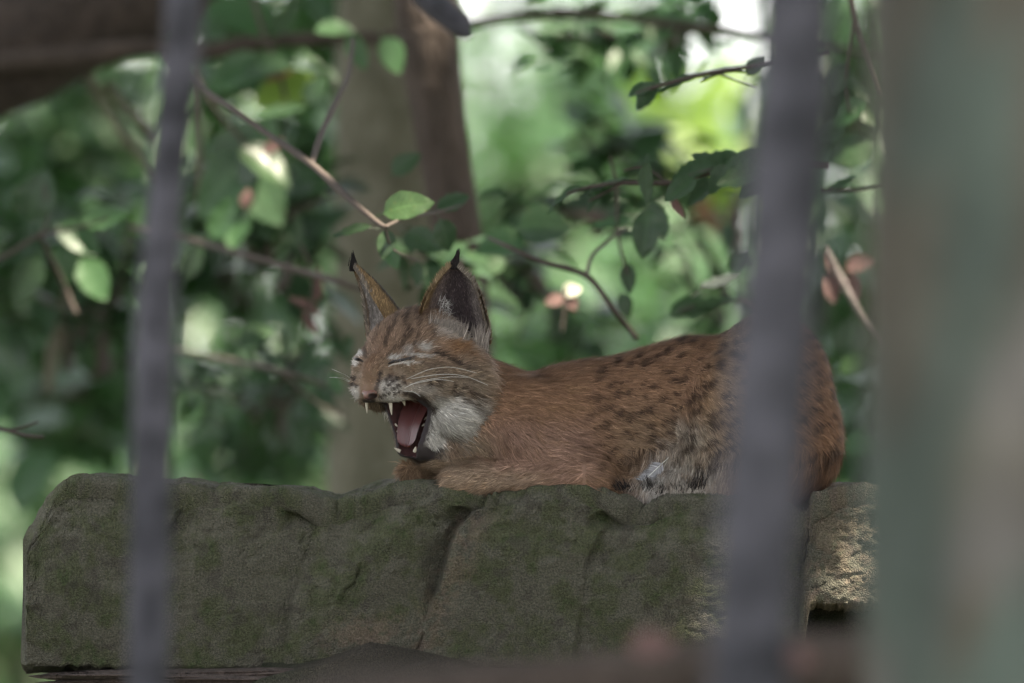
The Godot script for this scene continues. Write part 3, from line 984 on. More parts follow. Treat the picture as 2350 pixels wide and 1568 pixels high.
func boulder(called: String, centre: Vector3, half: Vector3, seed_no: float, label: String, category := "rock", material: Material = null) -> void:
	var o := thing(called, centre - Vector3(0, half.y, 0), label, category)
	var m := Build.new()
	ball(m, Vector3.ZERO, Basis(), Color.WHITE, 40, 60)
	for i in m.v.size():
		var d := m.v[i]
		# push the ball towards a box with rounded corners, then roughen it
		var k := 1.0 / pow(pow(absf(d.x), 3.5) + pow(absf(d.y), 3.5) + pow(absf(d.z), 3.5), 1.0 / 3.5)
		k *= 0.93 + 0.16 * noise.get_noise_3d(d.x * 60.0 + seed_no, d.y * 60.0, d.z * 60.0) + 0.06 * noise.get_noise_3d(d.x * 220.0 + seed_no, d.y * 220.0, d.z * 220.0)
		m.v[i] = d * k * half + Vector3(0, half.y, 0)
		var g := noise.get_noise_3d(d.x * 90.0, d.y * 90.0 + seed_no, d.z * 90.0)
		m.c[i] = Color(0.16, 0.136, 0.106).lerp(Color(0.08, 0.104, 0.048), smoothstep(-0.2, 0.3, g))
	m.smooth()
	put(m.mesh(), "stone", material if material else mats.rock, o)

# ------------------------------------------------------------------ stems, twigs and leaves
func trunk(called: String, line: Array, radii: Array, sides: int, step: float, rough: float, grain: float, material: Material, label: String, category: String, bark := "trunk") -> Node3D:
	var base: Vector3 = line[0]
	var o := thing(called, base, label, category)
	var m := Build.new()
	var rel := []
	for p in line: rel.append(p - base)
	tube(m, rel, radii, sides, step, rough, grain)
	m.smooth()
	put(m.mesh(), bark, material, o)
	return o

func leaf_mesh(seed_no: int, narrow: float, toothed := 0.0, fold := 0.25, rows := 9) -> ArrayMesh:
	# one leaf along +y, a unit long, face towards +z: folded on its rib, curled, with a stalk
	var g := RandomNumberGenerator.new()
	g.seed = seed_no
	var m := Build.new()
	var bend := g.randf_range(-0.35, 0.35)
	var curl := g.randf_range(0.1, 0.4)
	var skew := g.randf_range(-0.06, 0.06)
	var across := [-1.0, -0.55, 0.0, 0.55, 1.0]
	for sheet in 2:
		var first := m.v.size()
		for i in rows + 1:
			var k := float(i) / rows
			var half := narrow * 0.5 * pow(sin(PI * pow(k, 0.82)), 0.75) * (1.0 + toothed * (0.5 - (i % 2)))
			half = maxf(half, 0.006)
			for s in across:
				var z: float = fold * absf(s) * half + bend * (k - 0.5) * (k - 0.5) - curl * k * k * 0.6 + 0.02 * sin(k * 20.0 + s) * absf(s)
				m.add(Vector3(s * half + skew * sin(k * 5.0), k, z - sheet * 0.008))
				m.uv.append(Vector2(s * 0.5 + 0.5, k))
		var w := across.size()
		for i in rows:
			for j in w - 1:
				var o := first + i * w + j
				if sheet == 0: m.quad(o, o + w, o + w + 1, o + 1)
				else: m.quad(o, o + 1, o + w + 1, o + w)
	tube(m, [Vector3(0, -0.22, -0.02), Vector3(0, 0.02, 0)], [0.014, 0.01], 4, 0.3)
	m.smooth()
	return m.mesh()

var leaf_shapes: Array[ArrayMesh] = []

func leaf_place(px: float, py: float, z: float, length: float, angle: float, tilt := 0.4, turn := 0.0) -> Transform3D:
	# a leaf whose middle is at a place on the grid; angle: where its tip points, in degrees from the right, upward
	var a := deg_to_rad(angle)
	var y := Vector3(cos(a), sin(a), sin(turn)).normalized()
	var face := Vector3(0, sin(tilt), cos(tilt))
	var x := y.cross(face).normalized()
	face = x.cross(y)
	var l := span(length, z)
	return Transform3D(Basis(x * l, y * l, face * l), at(px, py, z) - y * l * 0.5)

func twig(called: String, lines: Array, z: float, material: Material, leaves: Array, label: String, group := "", category := "twig") -> Node3D:
	# lines: [[x, y, radius, dz] ...] on the grid; leaves: [x, y, length, angle, tilt, turn, look, shape, dz]
	var base := at(lines[0][0][0], lines[0][0][1], z)
	var o := thing(called, base, label, category, group)
	var n := 0
	for l in lines:
		var m := Build.new()
		var p := []
		var r := []
		for q in l:
			p.append(at(q[0], q[1], z + (q[3] if q.size() > 3 else 0.0)) - base)
			r.append(span(q[2], z))
		tube(m, p, r, 9, 0.006, 0.12, 260.0)
		m.smooth()
		put(m.mesh(), "stem" if n == 0 else "side_stem", material, o)
		n += 1
	for f in leaves:
		var t := leaf_place(f[0], f[1], z + (f[8] if f.size() > 8 else 0.0), f[2], f[3], f[4], f[5])
		t.origin -= base
		put(leaf_shapes[f[7]], "leaf", mats[f[6]], o, t)
	return o

func spray(called: String, px: float, py: float, z: float, wide: float, high: float, deep: float, count: int, size: float, look: String, seed_no: int, label: String, category := "shrub", droop := 0.0) -> Node3D:
	# a leafy bough or shrub: stems that fork out from its foot, with leaves set along them
	var g := RandomNumberGenerator.new()
	g.seed = seed_no
	var c := at(px, py, z)
	var half := Vector3(span(wide, z), span(high, z), deep)
	var foot := c - Vector3(0, half.y * 1.1, 0)
	var o := thing(called, foot, label, category)
	var wood := Build.new()
	var leaves := []
	var boughs := maxi(4, count / 26)
	for b in boughs:
		var d := Vector3(g.randf_range(-1, 1), g.randf_range(-0.9, 1), g.randf_range(-1, 1))
		while d.length() > 1.0: d = Vector3(g.randf_range(-1, 1), g.randf_range(-0.9, 1), g.randf_range(-1, 1))
		d *= half
		var start := Vector3(g.randf_range(-0.3, 0.3) * half.x, g.randf_range(-1.1, -0.4) * half.y, 0)
		var mid := (start + d) * 0.5 + Vector3(g.randf_range(-0.15, 0.15) * half.x, half.y * 0.15, 0)
		tube(wood, [start + c - foot, mid + c - foot, d + c - foot], [0.007, 0.005, 0.002], 5, 0.1)
		for k in count / boughs:
			var u := g.randf_range(0.25, 1.05)
			var q := start.lerp(mid, u * 2.0) if u < 0.5 else mid.lerp(d, u * 2.0 - 1.0)
			q += Vector3(g.randf_range(-1, 1), g.randf_range(-1, 1), g.randf_range(-1, 1)) * size * 0.9
			var y := Vector3(g.randf_range(-1, 1), g.randf_range(-0.9, 0.5) - droop, g.randf_range(-1, 1)).normalized()
			var face := Vector3(g.randf_range(-0.5, 0.5), 1.0, g.randf_range(-0.3, 0.9)).normalized()
			var x := y.cross(face).normalized()
			face = x.cross(y)
			var l := size * g.randf_range(0.65, 1.25)
			leaves.append(Transform3D(Basis(x * l, y * l, face * l), q + c - foot))
	wood.smooth()
	put(wood.mesh(), "stem", mats.twig, o)
	crown(o, leaves, look, "foliage", seed_no % 4)
	return o

func crown(o: Node3D, every: Array, look: String, called: String, shape: int) -> void:
	var leaves := []
	for l in every:
		var open := true
		for g in gaps:
			var d: Vector3 = o.position + (l as Transform3D).origin - g[0]
			var far: float = d.dot(to_sun)
			if far > 0.6 and (d - to_sun * far).length() < g[1] + 0.26:
				open = false
				break
		if open: leaves.append(l)
	var mm := MultiMesh.new()
	mm.transform_format = MultiMesh.TRANSFORM_3D
	mm.mesh = leaf_shapes[shape]
	mm.instance_count = leaves.size()
	for i in leaves.size(): mm.set_instance_transform(i, leaves[i])
	var f := MultiMeshInstance3D.new()
	f.name = called
	f.multimesh = mm
	f.material_override = mats[look]
	f.set_meta("kind", "stuff")
	o.add_child(f, true)

func crown_tree(called: String, foot: Vector3, height: float, radius: float, spread: Vector3, low: float, count: int, size: float, look: String, seed_no: int, bark: StandardMaterial3D, label: String, lean := Vector3.ZERO) -> Node3D:
	# a whole tree: tapered trunk, limbs, and a crown of leaves gathered in clumps along the limbs
	var g := RandomNumberGenerator.new()
	g.seed = seed_no
	var o := thing(called, foot, label, "tree")
	var m := Build.new()
	var top := Vector3(0, height, 0) + lean * height
	tube(m, [Vector3.ZERO, top * 0.3 + Vector3(g.randf_range(-0.04, 0.04), 0, 0), top * 0.65, top], [radius * 1.15, radius * 0.98, radius * 0.72, radius * 0.15], 28, 0.04, 0.1, 24.0)
	m.smooth()
	if bark.vertex_color_use_as_albedo:
		# moss, lichen and bare bark in patches
		for i in m.v.size():
			var q := m.v[i]
			var a := noise.get_noise_3d(q.x * 190.0, q.y * 130.0, q.z * 190.0)
			var b := noise.get_noise_3d(q.x * 340.0 + 40.0, q.y * 260.0, q.z * 340.0)
			var c := Color(0.14, 0.125, 0.1).lerp(Color(0.1, 0.122, 0.105), smoothstep(-0.2, 0.1, a))
			c = c.lerp(Color(0.185, 0.168, 0.155), smoothstep(0.22, 0.5, b - 0.3 * a))
			m.c[i] = c.lerp(Color(0.115, 0.098, 0.075), smoothstep(0.2, 0.45, -b - 0.2 * a))
	put(m.mesh(), "trunk", bark, o)
	var leaves := []
	var limbs := 16
	for b in limbs:
		var u := lerpf(low, 1.0, (b + 0.5) / limbs)
		var s := top * u
		var yaw := b * 2.4 + g.randf_range(-0.4, 0.4)
		var out := Vector3(cos(yaw) * spread.x, spread.y * g.randf_range(0.1, 0.5), sin(yaw) * spread.z) * g.randf_range(0.65, 1.0) * (1.1 - 0.4 * u)
		var lm := Build.new()
		tube(lm, [s, s + out * 0.5 + Vector3(0, 0.1, 0), s + out], [radius * 0.3, radius * 0.2, 0.006], 7, 0.12, 0.1, 20.0)
		lm.smooth()
		put(lm.mesh(), "limb", bark, o)
		for k in count / limbs:
			var q := s + out * pow(g.randf(), 0.6) + Vector3(g.randfn() * 0.28, g.randfn() * 0.16, g.randfn() * 0.28) * spread.x * 0.6
			var y := Vector3(g.randf_range(-1, 1), g.randf_range(-0.7, 0.2), g.randf_range(-1, 1)).normalized()
			var face := Vector3(g.randf_range(-0.4, 0.4), 1.0, g.randf_range(-0.4, 0.4)).normalized()
			var x := y.cross(face).normalized()
			face = x.cross(y)
			var l := size * g.randf_range(0.7, 1.3)
			leaves.append(Transform3D(Basis(x * l, y * l, face * l), q))
	crown(o, leaves, look, "crown", seed_no % 4)
	return o

# ------------------------------------------------------------------ the scene
func _ready() -> void:
	# camera: a long lens, wide open, focused on the lynx's head
	var cam := Camera3D.new()
	cam.name = "camera"
	cam.position = Vector3(0, EYE, REACH)
	cam.near = 0.5
	cam.far = 400.0
	cam.fov = rad_to_deg(2.0 * atan(784.0 * PX / REACH))
	var lens := CameraAttributesPhysical.new()
	lens.frustum_focal_length = 400.0
	lens.frustum_focus_distance = REACH - 0.03
	lens.exposure_aperture = 5.6
	lens.frustum_near = 0.5
	lens.frustum_far = 400.0
	cam.attributes = lens
	add_child(cam)
	cam.current = true
	cam.fov = rad_to_deg(2.0 * atan(784.0 * PX / REACH))
	# daylight: a pale sky and a high sun, most of it kept off by the trees
	var sky_look := ProceduralSkyMaterial.new()
	sky_look.sky_top_color = Color(0.64, 0.655, 0.685)
	sky_look.sky_horizon_color = Color(0.85, 0.85, 0.84)
	sky_look.sky_curve = 0.12
	sky_look.ground_horizon_color = Color(0.3, 0.32, 0.26)
	sky_look.ground_bottom_color = Color(0.12, 0.11, 0.08)
	sky_look.sky_energy_multiplier = 1.0
	sky_look.sun_angle_max = 1.0
	var env := Environment.new()
	env.background_mode = Environment.BG_SKY
	env.sky = Sky.new()
	env.sky.sky_material = sky_look
	env.tonemap_mode = Environment.TONE_MAPPER_LINEAR
	env.tonemap_exposure = 4.9
	env.sdfgi_enabled = true
	env.ssao_enabled = true
	env.ssil_enabled = true
	var around := WorldEnvironment.new()
	around.name = "environment"
	around.environment = env
	add_child(around)
	var sun := DirectionalLight3D.new()
	sun.name = "sun"
	sun.light_energy = 1.6
	sun.light_angular_distance = 0.5
	sun.light_color = Color(1.0, 0.95, 0.86)
	sun.shadow_enabled = true
	add_child(sun)
	sun.look_at_from_position(to_sun * 10.0, Vector3.ZERO)

	rng.seed = 7
	noise.noise_type = FastNoiseLite.TYPE_SIMPLEX_SMOOTH
	noise.frequency = 0.03
	noise.fractal_octaves = 3
	noise_ridge.noise_type = FastNoiseLite.TYPE_SIMPLEX
	noise_ridge.frequency = 0.03
	noise_ridge.fractal_type = FastNoiseLite.FRACTAL_RIDGED
	noise_ridge.fractal_octaves = 2
	noise_facet.noise_type = FastNoiseLite.TYPE_CELLULAR
	noise_facet.frequency = 0.05
	noise_facet.fractal_type = FastNoiseLite.FRACTAL_NONE
	noise_facet.cellular_return_type = FastNoiseLite.RETURN_DISTANCE
	gaps = [[at(2300, 1120, 0.05), 0.0], [at(1655, 650, -1.0), 0.02], [at(570, 350, -1.8), -0.06], [at(20, 570, -1.5), -0.06], [at(935, 472, -0.48), -0.03], [at(645, 220, -2.0), -0.08], [at(1975, 830, -1.5), -0.06], [at(1300, 680, -1.3), 0.0]]
	make_materials()
	for i in 6: leaf_shapes.append(leaf_mesh(i + 3, [0.62, 0.55, 0.7, 0.36, 0.3, 0.8][i], [0.0, 0.12, 0.0, 0.1, 0.3, 0.0][i], [0.25, 0.4, 0.15, 0.3, 0.5, 0.2][i]))

	make_ground()
	make_rock()
	make_trees()
	make_background()
	make_twigs()
	make_lynx()
	make_feather()

func make_materials() -> void:
	var k := plain("coat", Color.WHITE, 0.85, true)
	k = plain("fur", Color.WHITE, 0.7, true)
	k.metallic_specular = 0.3
	k = plain("wet_skin", Color.WHITE, 0.38, true)
	k.subsurf_scatter_enabled = true
	k.subsurf_scatter_strength = 0.15
	plain("tooth", Color(0.5, 0.45, 0.37), 0.25)
	plain("dark_skin", Color(0.022, 0.017, 0.017), 0.5)
	plain("pale_skin", Color(0.5, 0.44, 0.4), 0.6)
	plain("whisker", Color(0.75, 0.74, 0.72), 0.4)
	grainy("rock", Color(0.25, 0.245, 0.235), Color(0.86, 0.83, 0.81), 0.12, 0.09, 11, 0.5, 0.92, true)
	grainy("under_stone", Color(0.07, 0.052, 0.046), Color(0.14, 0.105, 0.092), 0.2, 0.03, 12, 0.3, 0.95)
	grainy("bark_grey", Color(0.022, 0.022, 0.028), Color(0.11, 0.104, 0.126), 0.4, 0.012, 21, 0.3, 0.9, false, 1.0)
	grainy("bark_moss", Color(0.6, 0.6, 0.6), Color(1.0, 1.0, 1.0), 0.5, 0.012, 22, 0.4, 0.95, true, 2.0)
	grainy("bark_olive", Color(0.095, 0.09, 0.06), Color(0.165, 0.155, 0.115), 0.5, 0.02, 23, 0.6, 0.95, false, 2.0)
	grainy("bark_red", Color(0.042, 0.031, 0.025), Color(0.085, 0.063, 0.052), 0.4, 0.02, 24, 0.6, 0.95, false, 2.5)
	grainy("bark_dark", Color(0.03, 0.022, 0.018), Color(0.075, 0.055, 0.046), 0.4, 0.02, 25, 0.6, 0.95)
	grainy("bark_pale", Color(0.13, 0.11, 0.1), Color(0.28, 0.24, 0.23), 0.2, 0.02, 26, 0.2, 0.9)
	grainy("twig", Color(0.05, 0.038, 0.032), Color(0.11, 0.085, 0.072), 0.05, 0.03, 27, 0.05, 0.85)
	grainy("earth", Color(0.035, 0.05, 0.02), Color(0.08, 0.075, 0.04), 1.2, 0.02, 28, 1.0, 0.98)
	leafy("leaf", Color(0.04, 0.095, 0.035), Color(0.11, 0.24, 0.05))
	veined("leaf_green_dark", Color(0.06, 0.118, 0.052), Color(0.45, 0.8, 0.28), 0.45, 1)  # near leaves
	veined("leaf_green_mid", Color(0.06, 0.12, 0.056), Color(0.45, 0.8, 0.3), 0.36, 2)
	veined("leaf_green_bright", Color(0.07, 0.135, 0.052), Color(0.5, 0.9, 0.3), 0.4, 3)
	leafy("leaf_lime_backlit", Color(0.13, 0.2, 0.035), Color(0.36, 0.5, 0.06))  # brighter yellow-green, colouring the leaves as if lit from behind
	veined("leaf_glossy", Color(0.072, 0.13, 0.062), Color(0.5, 0.9, 0.32), 0.34, 4)
	veined("leaf_dry", Color(0.24, 0.15, 0.135), Color(0.8, 0.5, 0.4), 0.7, 5)
	leafy("leaf_orange", Color(0.24, 0.135, 0.075), Color(0.2, 0.11, 0.05), 0.7)
	leafy("petal_and_sunlit_leaf", Color(0.55, 0.55, 0.45), Color(0.4, 0.42, 0.3), 0.6)  # white of a petal; on one leaf it is painted sun glare

func make_ground() -> void:
	# one sheet to the horizon, rising a little under the rocks
	var m := Build.new()
	var rings := 60
	var sides := 72
	for i in rings + 1:
		var r := 0.0 if i == 0 else 0.35 * pow(1.115, i)
		for j in sides:
			var p := Vector3(cos(TAU * j / sides) * r + 0.3, 0, sin(TAU * j / sides) * r)
			p.y = 0.1 * noise.get_noise_2d(p.x * 20.0, p.z * 20.0) * minf(1.0, r) + 0.55 * exp(-r * r / 1.4) 
			m.add(p)
	for i in rings:
		for j in sides:
			var j2 := (j + 1) % sides
			m.quad(i * sides + j, i * sides + j2, (i + 1) * sides + j2, (i + 1) * sides + j)
	m.smooth()
	tag(put(m.mesh(), "ground", mats.earth), "brown woodland floor under the rocks and trees", "ground", "", "structure")

func make_trees() -> void:
	# the slim stem at the left, the stem at the right and the broad trunk, all nearer than the lynx
	trunk("sapling_stem", [at(318, 5200, 2.4), at(322, 2600, 2.4), at(338, 1568, 2.4), at(342, 1300, 2.4), at(352, 900, 2.4), at(360, 700, 2.4), at(376, 500, 2.4), at(392, 340, 2.4), at(414, 130, 2.4), at(424, -200, 2.4), at(450, -3000, 2.4), at(520, -8000, 2.4)], [span(52, 2.4), span(51, 2.4), span(50, 2.4), span(50, 2.4), span(49, 2.4), span(49, 2.4), span(45, 2.4), span(45, 2.4), span(45, 2.4), span(44, 2.4), span(31, 2.4), 0.004], 24, 0.03, 0.1, 60.0, mats.bark_grey, "slim grey blurred sapling stem crossing the left end of the rock ledge", "sapling")
	trunk("sapling_stem", [at(1560, 6500, 3.7), at(1640, 3000, 3.7), at(1718, 1568, 3.7), at(1752, 1100, 3.7), at(1785, 700, 3.7), at(1812, 300, 3.7), at(1832, -100, 3.7), at(1850, -3000, 3.7), at(1900, -9000, 3.7)], [span(103, 3.7), span(98, 3.7), span(96, 3.7), span(95, 3.7), span(94, 3.7), span(94, 3.7), span(93, 3.7), span(60, 3.7), 0.005], 24, 0.04, 0.06, 40.0, mats.bark_grey, "bluish grey blurred stem standing in front of the lynx's haunch", "sapling")
	crown_tree("broad_tree", at(2548, 0, 3.6) * Vector3(1, 0, 1) + Vector3(0, -0.05, 0), 7.5, 0.112, Vector3(2.6, 1.6, 2.6), 0.6, 2200, 0.22, "leaf", 101, mats.bark_moss, "broad mossy grey-green tree trunk filling the right edge, out of focus")
	# trunks behind the lynx
	crown_tree("beech_tree", at(845, 0, -3.4) * Vector3(1, 0, 1), 9.0, 0.072, Vector3(2.8, 1.8, 2.8), 0.4, 2600, 0.22, "leaf", 102, mats.bark_olive, "olive brown tree trunk behind the lynx's ears", Vector3(0.004, 0, 0))
	trunk("leaning_tree", [at(1140, 4800, -1.9), at(1105, 2000, -1.9), at(1085, 1000, -1.9), at(1062, 650, -1.9), at(1035, 450, -1.9), at(1005, 250, -1.9), at(985, 90, -1.9), at(950, -300, -1.9), at(800, -3000, -1.9), at(500, -8000, -1.9)], [span(75, -1.9), span(66, -1.9), span(60, -1.9), span(57, -1.9), span(56, -1.9), span(60, -1.9), span(66, -1.9), span(60, -1.9), span(40, -1.9), 0.01], 28, 0.03, 0.12, 40.0, mats.bark_red, "dark red-brown trunk leaning left, just behind the lynx's near ear", "tree")

func make_background() -> void:
	# unseen trees, added so their crowns keep the sun off the ledge
	for f in [
		[2.6, 0.6, 8.0, 0.16, "leaf", 111, "bark_olive", "leafy tree whose crown shades the ledge from the right"],
		[-2.7, 1.6, 8.5, 0.15, "leaf", 112, "bark_red", "dark leafy tree whose crown hangs over the left of the clearing"],
		[3.4, 5.2, 9.0, 0.17, "leaf", 113, "bark_olive", "tall leafy tree standing on the near side of the clearing"],
		[-4.5, -6.5, 8.0, 0.16, "leaf", 114, "bark_dark", "dark tree standing behind the left end of the ledge"],
		[2.9, -2.8, 8.5, 0.15, "leaf", 115, "bark_olive", "leafy tree behind the right end of the ledge"]]:
		crown_tree("canopy_tree", Vector3(f[0], 0, f[1]), f[2], f[3], Vector3(3.0, 1.6, 3.0), 0.42, 6000, 0.24, f[4], f[5], mats[f[6]], f[7])
	# foliage behind the ledge, from near to far
	var n := 1
	for f in [
		# x, y, z, wide, high, deep, count, leaf length, look, label
		[60, 560, -4.2, 330, 260, 0.45, 220, 0.075, "leaf", "dark leafy shrub in the shade at the upper left"],
		[180, 830, -4.8, 330, 170, 0.45, 170, 0.075, "leaf", "dark low shrub above the left end of the ledge"],
		[600, 900, -5.4, 250, 220, 0.5, 220, 0.075, "leaf", "mid green shrub between the grey sapling and the lynx's face"],
		[560, 430, -4.6, 170, 260, 0.4, 130, 0.08, "leaf", "green shrub right beside the upper half of the grey sapling"],
		[620, 60, -4.0, 240, 110, 0.4, 90, 0.085, "leaf", "green bough hanging at the top, left of the beech"],
		[480, 1060, -9.0, 240, 110, 0.6, 120, 0.09, "leaf", "sunlit bush low behind the grey sapling"],
		[80, 1080, -16.0, 340, 130, 0.8, 260, 0.11, "leaf", "bright pale bush glowing low at the left"],
		[1280, 790, -7.0, 230, 130, 0.5, 190, 0.08, "leaf", "green shrub above the lynx's back"],
		[1600, 640, -8.0, 200, 170, 0.5, 120, 0.085, "leaf", "pale green shrub above the lynx's haunch"],
		[1430, 190, -20.0, 460, 240, 1.0, 200, 0.13, "leaf", "thin sunlit bough in front of the bright gap"],
		[1200, 360, -14.0, 260, 340, 0.8, 330, 0.11, "leaf", "tall pale bush in the light right of the leaning trunk"],
		[1640, 300, -13.0, 160, 110, 0.6, 60, 0.11, "leaf_lime_backlit", "lime green bough in the sun, coloured as if backlit, at the upper right"],
		[1450, 72, -2.6, 380, 46, 0.2, 80, 0.04, "leaf", "dark bough spreading along the top at the right"],
		[1520, 330, -3.6, 220, 110, 0.3, 60, 0.055, "leaf", "dark sparse bough across the light at the right"],
		[1400, 560, -18.0, 420, 320, 1.0, 420, 0.12, "leaf", "wide green thicket far behind the lynx's back"],
		[1960, 500, -6.0, 120, 420, 0.5, 200, 0.08, "leaf", "green shrub showing in the gap beside the broad trunk"],
		[1950, 130, -9.0, 160, 300, 0.5, 220, 0.09, "leaf", "green bough high in the gap beside the broad trunk"],
		[2000, 1000, -4.0, 130, 190, 0.4, 110, 0.09, "leaf", "dark leafy shrub behind the lynx's rump"],
		[250, 400, -10.0, 520, 460, 0.8, 700, 0.1, "leaf", "dark thicket filling the upper left behind the shrubs"],
		[650, 1000, -12.0, 360, 220, 0.8, 330, 0.1, "leaf", "green thicket low behind the lynx's face"],
		[760, 300, -15.0, 420, 420, 0.8, 420, 0.12, "leaf", "shaded green thicket behind the beech trunk"],
		[590, 470, -2.3, 190, 210, 0.2, 80, 0.045, "leaf_green_mid", "leafy bough of small leaves just right of the grey sapling"],
		[120, 240, -7.0, 280, 170, 0.5, 300, 0.085, "leaf", "shaded leafy shrub top under the dark limb"],
		[190, 620, -2.7, 230, 230, 0.25, 70, 0.05, "leaf_green_mid", "leafy bough of small leaves left of the grey sapling"],
		[1380, 450, -2.3, 300, 110, 0.2, 36, 0.04, "leaf_green_mid", "small-leaved bough across the light above the lynx's back"],
		[1250, 640, -2.9, 240, 110, 0.2, 34, 0.045, "leaf_green_mid", "small-leaved bough low above the lynx's shoulders"],
		[610, 830, -2.7, 260, 170, 0.2, 90, 0.045, "leaf_green_mid", "small-leaved bough left of the lynx's face"],
		[1010, 570, -1.3, 130, 70, 0.1, 26, 0.036, "leaf_green_mid", "little leafy spray between the lynx's ears"],
		[1640, 600, -3.4, 140, 160, 0.2, 26, 0.045, "leaf_green_mid", "small-leaved bough over the lynx's haunch"],
		[200, 1300, -20.0, 520, 260, 1.0, 300, 0.14, "leaf", "green bank of leaves low at the left, beyond the ledge"],
	]:
		spray("shrub", f[0], f[1], f[2], f[3], f[4], f[5], f[6], f[7], f[8], 200 + n, f[9])
		n += 1
	for f in [[-5.5, 0.2, 2000, 1600, 1500, "green bushy thicket closing the wood at the far left"], [-1.9, 0.3, 2000, 1750, 2000, "green bushy thicket closing the wood behind the sapling"], [0.4, 0.3, 1100, 1700, 1000, "thinner sunlit thicket far behind the lynx's back"], [2.3, 0.2, 1500, 1650, 1500, "green thicket far behind the right grey stem"], [6.0, 0.2, 2000, 1600, 1500, "green bushy thicket closing the wood at the far right"]]:
		spray("thicket", 1175.0 + f[0] / PX * REACH / (REACH + 25.0), 784.0 - f[1] / PX * REACH / (REACH + 25.0), -25.0, f[2], f[3], 1.4, f[4], 0.2, "leaf", 200 + n, f[5])
		n += 1

func make_twigs() -> void:
	var bark: Material = mats.twig
	# big limbs
	trunk("dark_limb", [at(-700, 440, -2.6), at(-150, 170, -2.6), at(100, 70, -2.6), at(420, -100, -2.6), at(900, -500, -2.6)], [span(170, -2.6), span(165, -2.6), span(150, -2.6), span(130, -2.6), span(90, -2.6)], 30, 0.03, 0.12, 40.0, mats.bark_dark, "thick dark brown limb crossing the top left corner", "branch", "limb")
	trunk("long_branch", [at(-500, 210, -2.5), at(0, 145, -2.5), at(180, 128, -2.5), at(325, 110, -2.5), at(470, 118, -2.5), at(600, 96, -2.5), at(760, 90, -2.5), at(950, 84, -2.5), at(1076, 56, -2.4), at(1180, 40, -2.2), at(1330, 30, -2.2), at(1500, 52, -2.2), at(1760, 84, -2.2), at(2100, 140, -2.2)], [span(28, -2.5), span(25, -2.5), span(24, -2.5), span(22, -2.5), span(20, -2.5), span(19, -2.5), span(17, -2.5), span(15, -2.5), span(13, -2.2), span(12, -2.2), span(12, -2.2), span(11, -2.2), span(10, -2.2), span(4, -2.2)], 14, 0.012, 0.16, 120.0, mats.bark_red, "long thin branch running across the top from the left edge", "branch", "limb")
	trunk("broken_branch", [at(700, -700, 1.3), at(900, -170, 1.3), at(975, -20, 1.3), at(1060, 62, 1.3), at(1082, 84, 1.3)], [span(46, 1.3), span(42, 1.3), span(38, 1.3), span(30, 1.3), span(8, 1.3)], 16, 0.015, 0.14, 90.0, mats.bark_grey, "blurred grey broken branch end hanging in from the top", "branch", "limb")
	trunk("fallen_log", [at(600, 1690, 2.8), at(900, 1635, 2.8), at(1300, 1585, 2.8), at(1750, 1538, 2.8), at(2300, 1530, 2.8)], [span(85, 2.8), span(88, 2.8), span(84, 2.8), span(88, 2.8), span(80, 2.8)], 24, 0.03, 0.14, 40.0, mats.bark_red, "brown fallen log blurred along the bottom, in front of the ledge", "log", "log")
	# twigs with their leaves
	twig("twig", [[[380, 130, 7, -0.5], [470, 208, 8, -0.35], [540, 255, 7.5, -0.2], [620, 312, 7.5, -0.1], [715, 378, 9, 0.0], [800, 455, 8, 0.1], [868, 512, 6, 0.15], [885, 520, 4, 0.16]], [[715, 378, 7, 0.0], [740, 300, 7.5, -0.1], [772, 230, 7, -0.2], [800, 170, 6, -0.3], [810, 90, 5, -0.4]], [[885, 520, 4, 0.16], [930, 500, 3, 0.1], [990, 490, 3, 0.0], [1060, 470, 2, -0.1]], [[885, 520, 3, 0.16], [900, 570, 2.5, 0.1], [960, 600, 2, 0.0]]],
		-0.6, bark, [
		[935, 472, 120, 18, 0.5, 0.2, "leaf_green_bright", 0, 0.12], [1040, 465, 84, 22, 0.5, -0.2, "leaf_green_mid", 1, -0.1], [808, 527, 92, 183, 0.9, 0.3, "leaf_glossy", 3, 0.1], [885, 560, 70, -98, 0.3, 0.3, "leaf_glossy", 0, 0.12], [1022, 540, 78, -70, 0.5, 0.0, "leaf_green_mid", 2, -0.1],
		[972, 552, 96, -20, 0.3, 0.5, "leaf_green_dark", 0, -0.25], [958, 628, 56, -95, 0.3, 0.2, "leaf_green_dark", 1, -0.2], [900, 590, 60, -60, 0.4, 0.3, "leaf", 0, -0.1], [930, 375, 80, 40, 0.4, 0.2, "leaf_green_dark", 0, -0.5], [1005, 640, 60, -40, 0.5, 0.3, "leaf_green_dark", 2, -0.5]],
		"dark forked twig slanting down to bright leaves above the lynx's ears")
	twig("twig", [[[300, 520, 6, -0.6], [450, 555, 7, -0.4], [560, 585, 7.5, -0.2], [700, 625, 9, -0.1], [760, 640, 8, 0], [830, 668, 5, 0]]], -1.2, mats.twig, [
		[440, 597, 92, 70, 0.4, 0.2, "leaf_glossy", 0, -0.4], [682, 528, 74, 82, 0.3, 0.3, "leaf_glossy", 3, -0.4], [512, 500, 110, 60, 0.4, 0.2, "leaf", 1, -0.5]],
		"thin brown twig reaching toward the lynx's forehead")
	twig("twig", [[[330, 790, 5, -0.5], [510, 824, 6, -0.3], [640, 850, 6, 0], [750, 886, 4, 0]], [[640, 850, 4, 0], [720, 920, 4, -0.2], [790, 960, 3, -0.3]]], -1.6, bark, [[585, 770, 90, 25, 0.4, 0.2, "leaf_green_dark", 0, -0.2], [772, 880, 56, -70, 0.3, 0.2, "leaf", 1, 0.1], [800, 790, 50, 70, 0.3, 0.2, "leaf_green_dark", 1, 0.1], [740, 835, 60, 20, 0.9, 0.2, "leaf_green_mid", 0, 0.1]],
		"thin dark twig pointing at the lynx's muzzle")
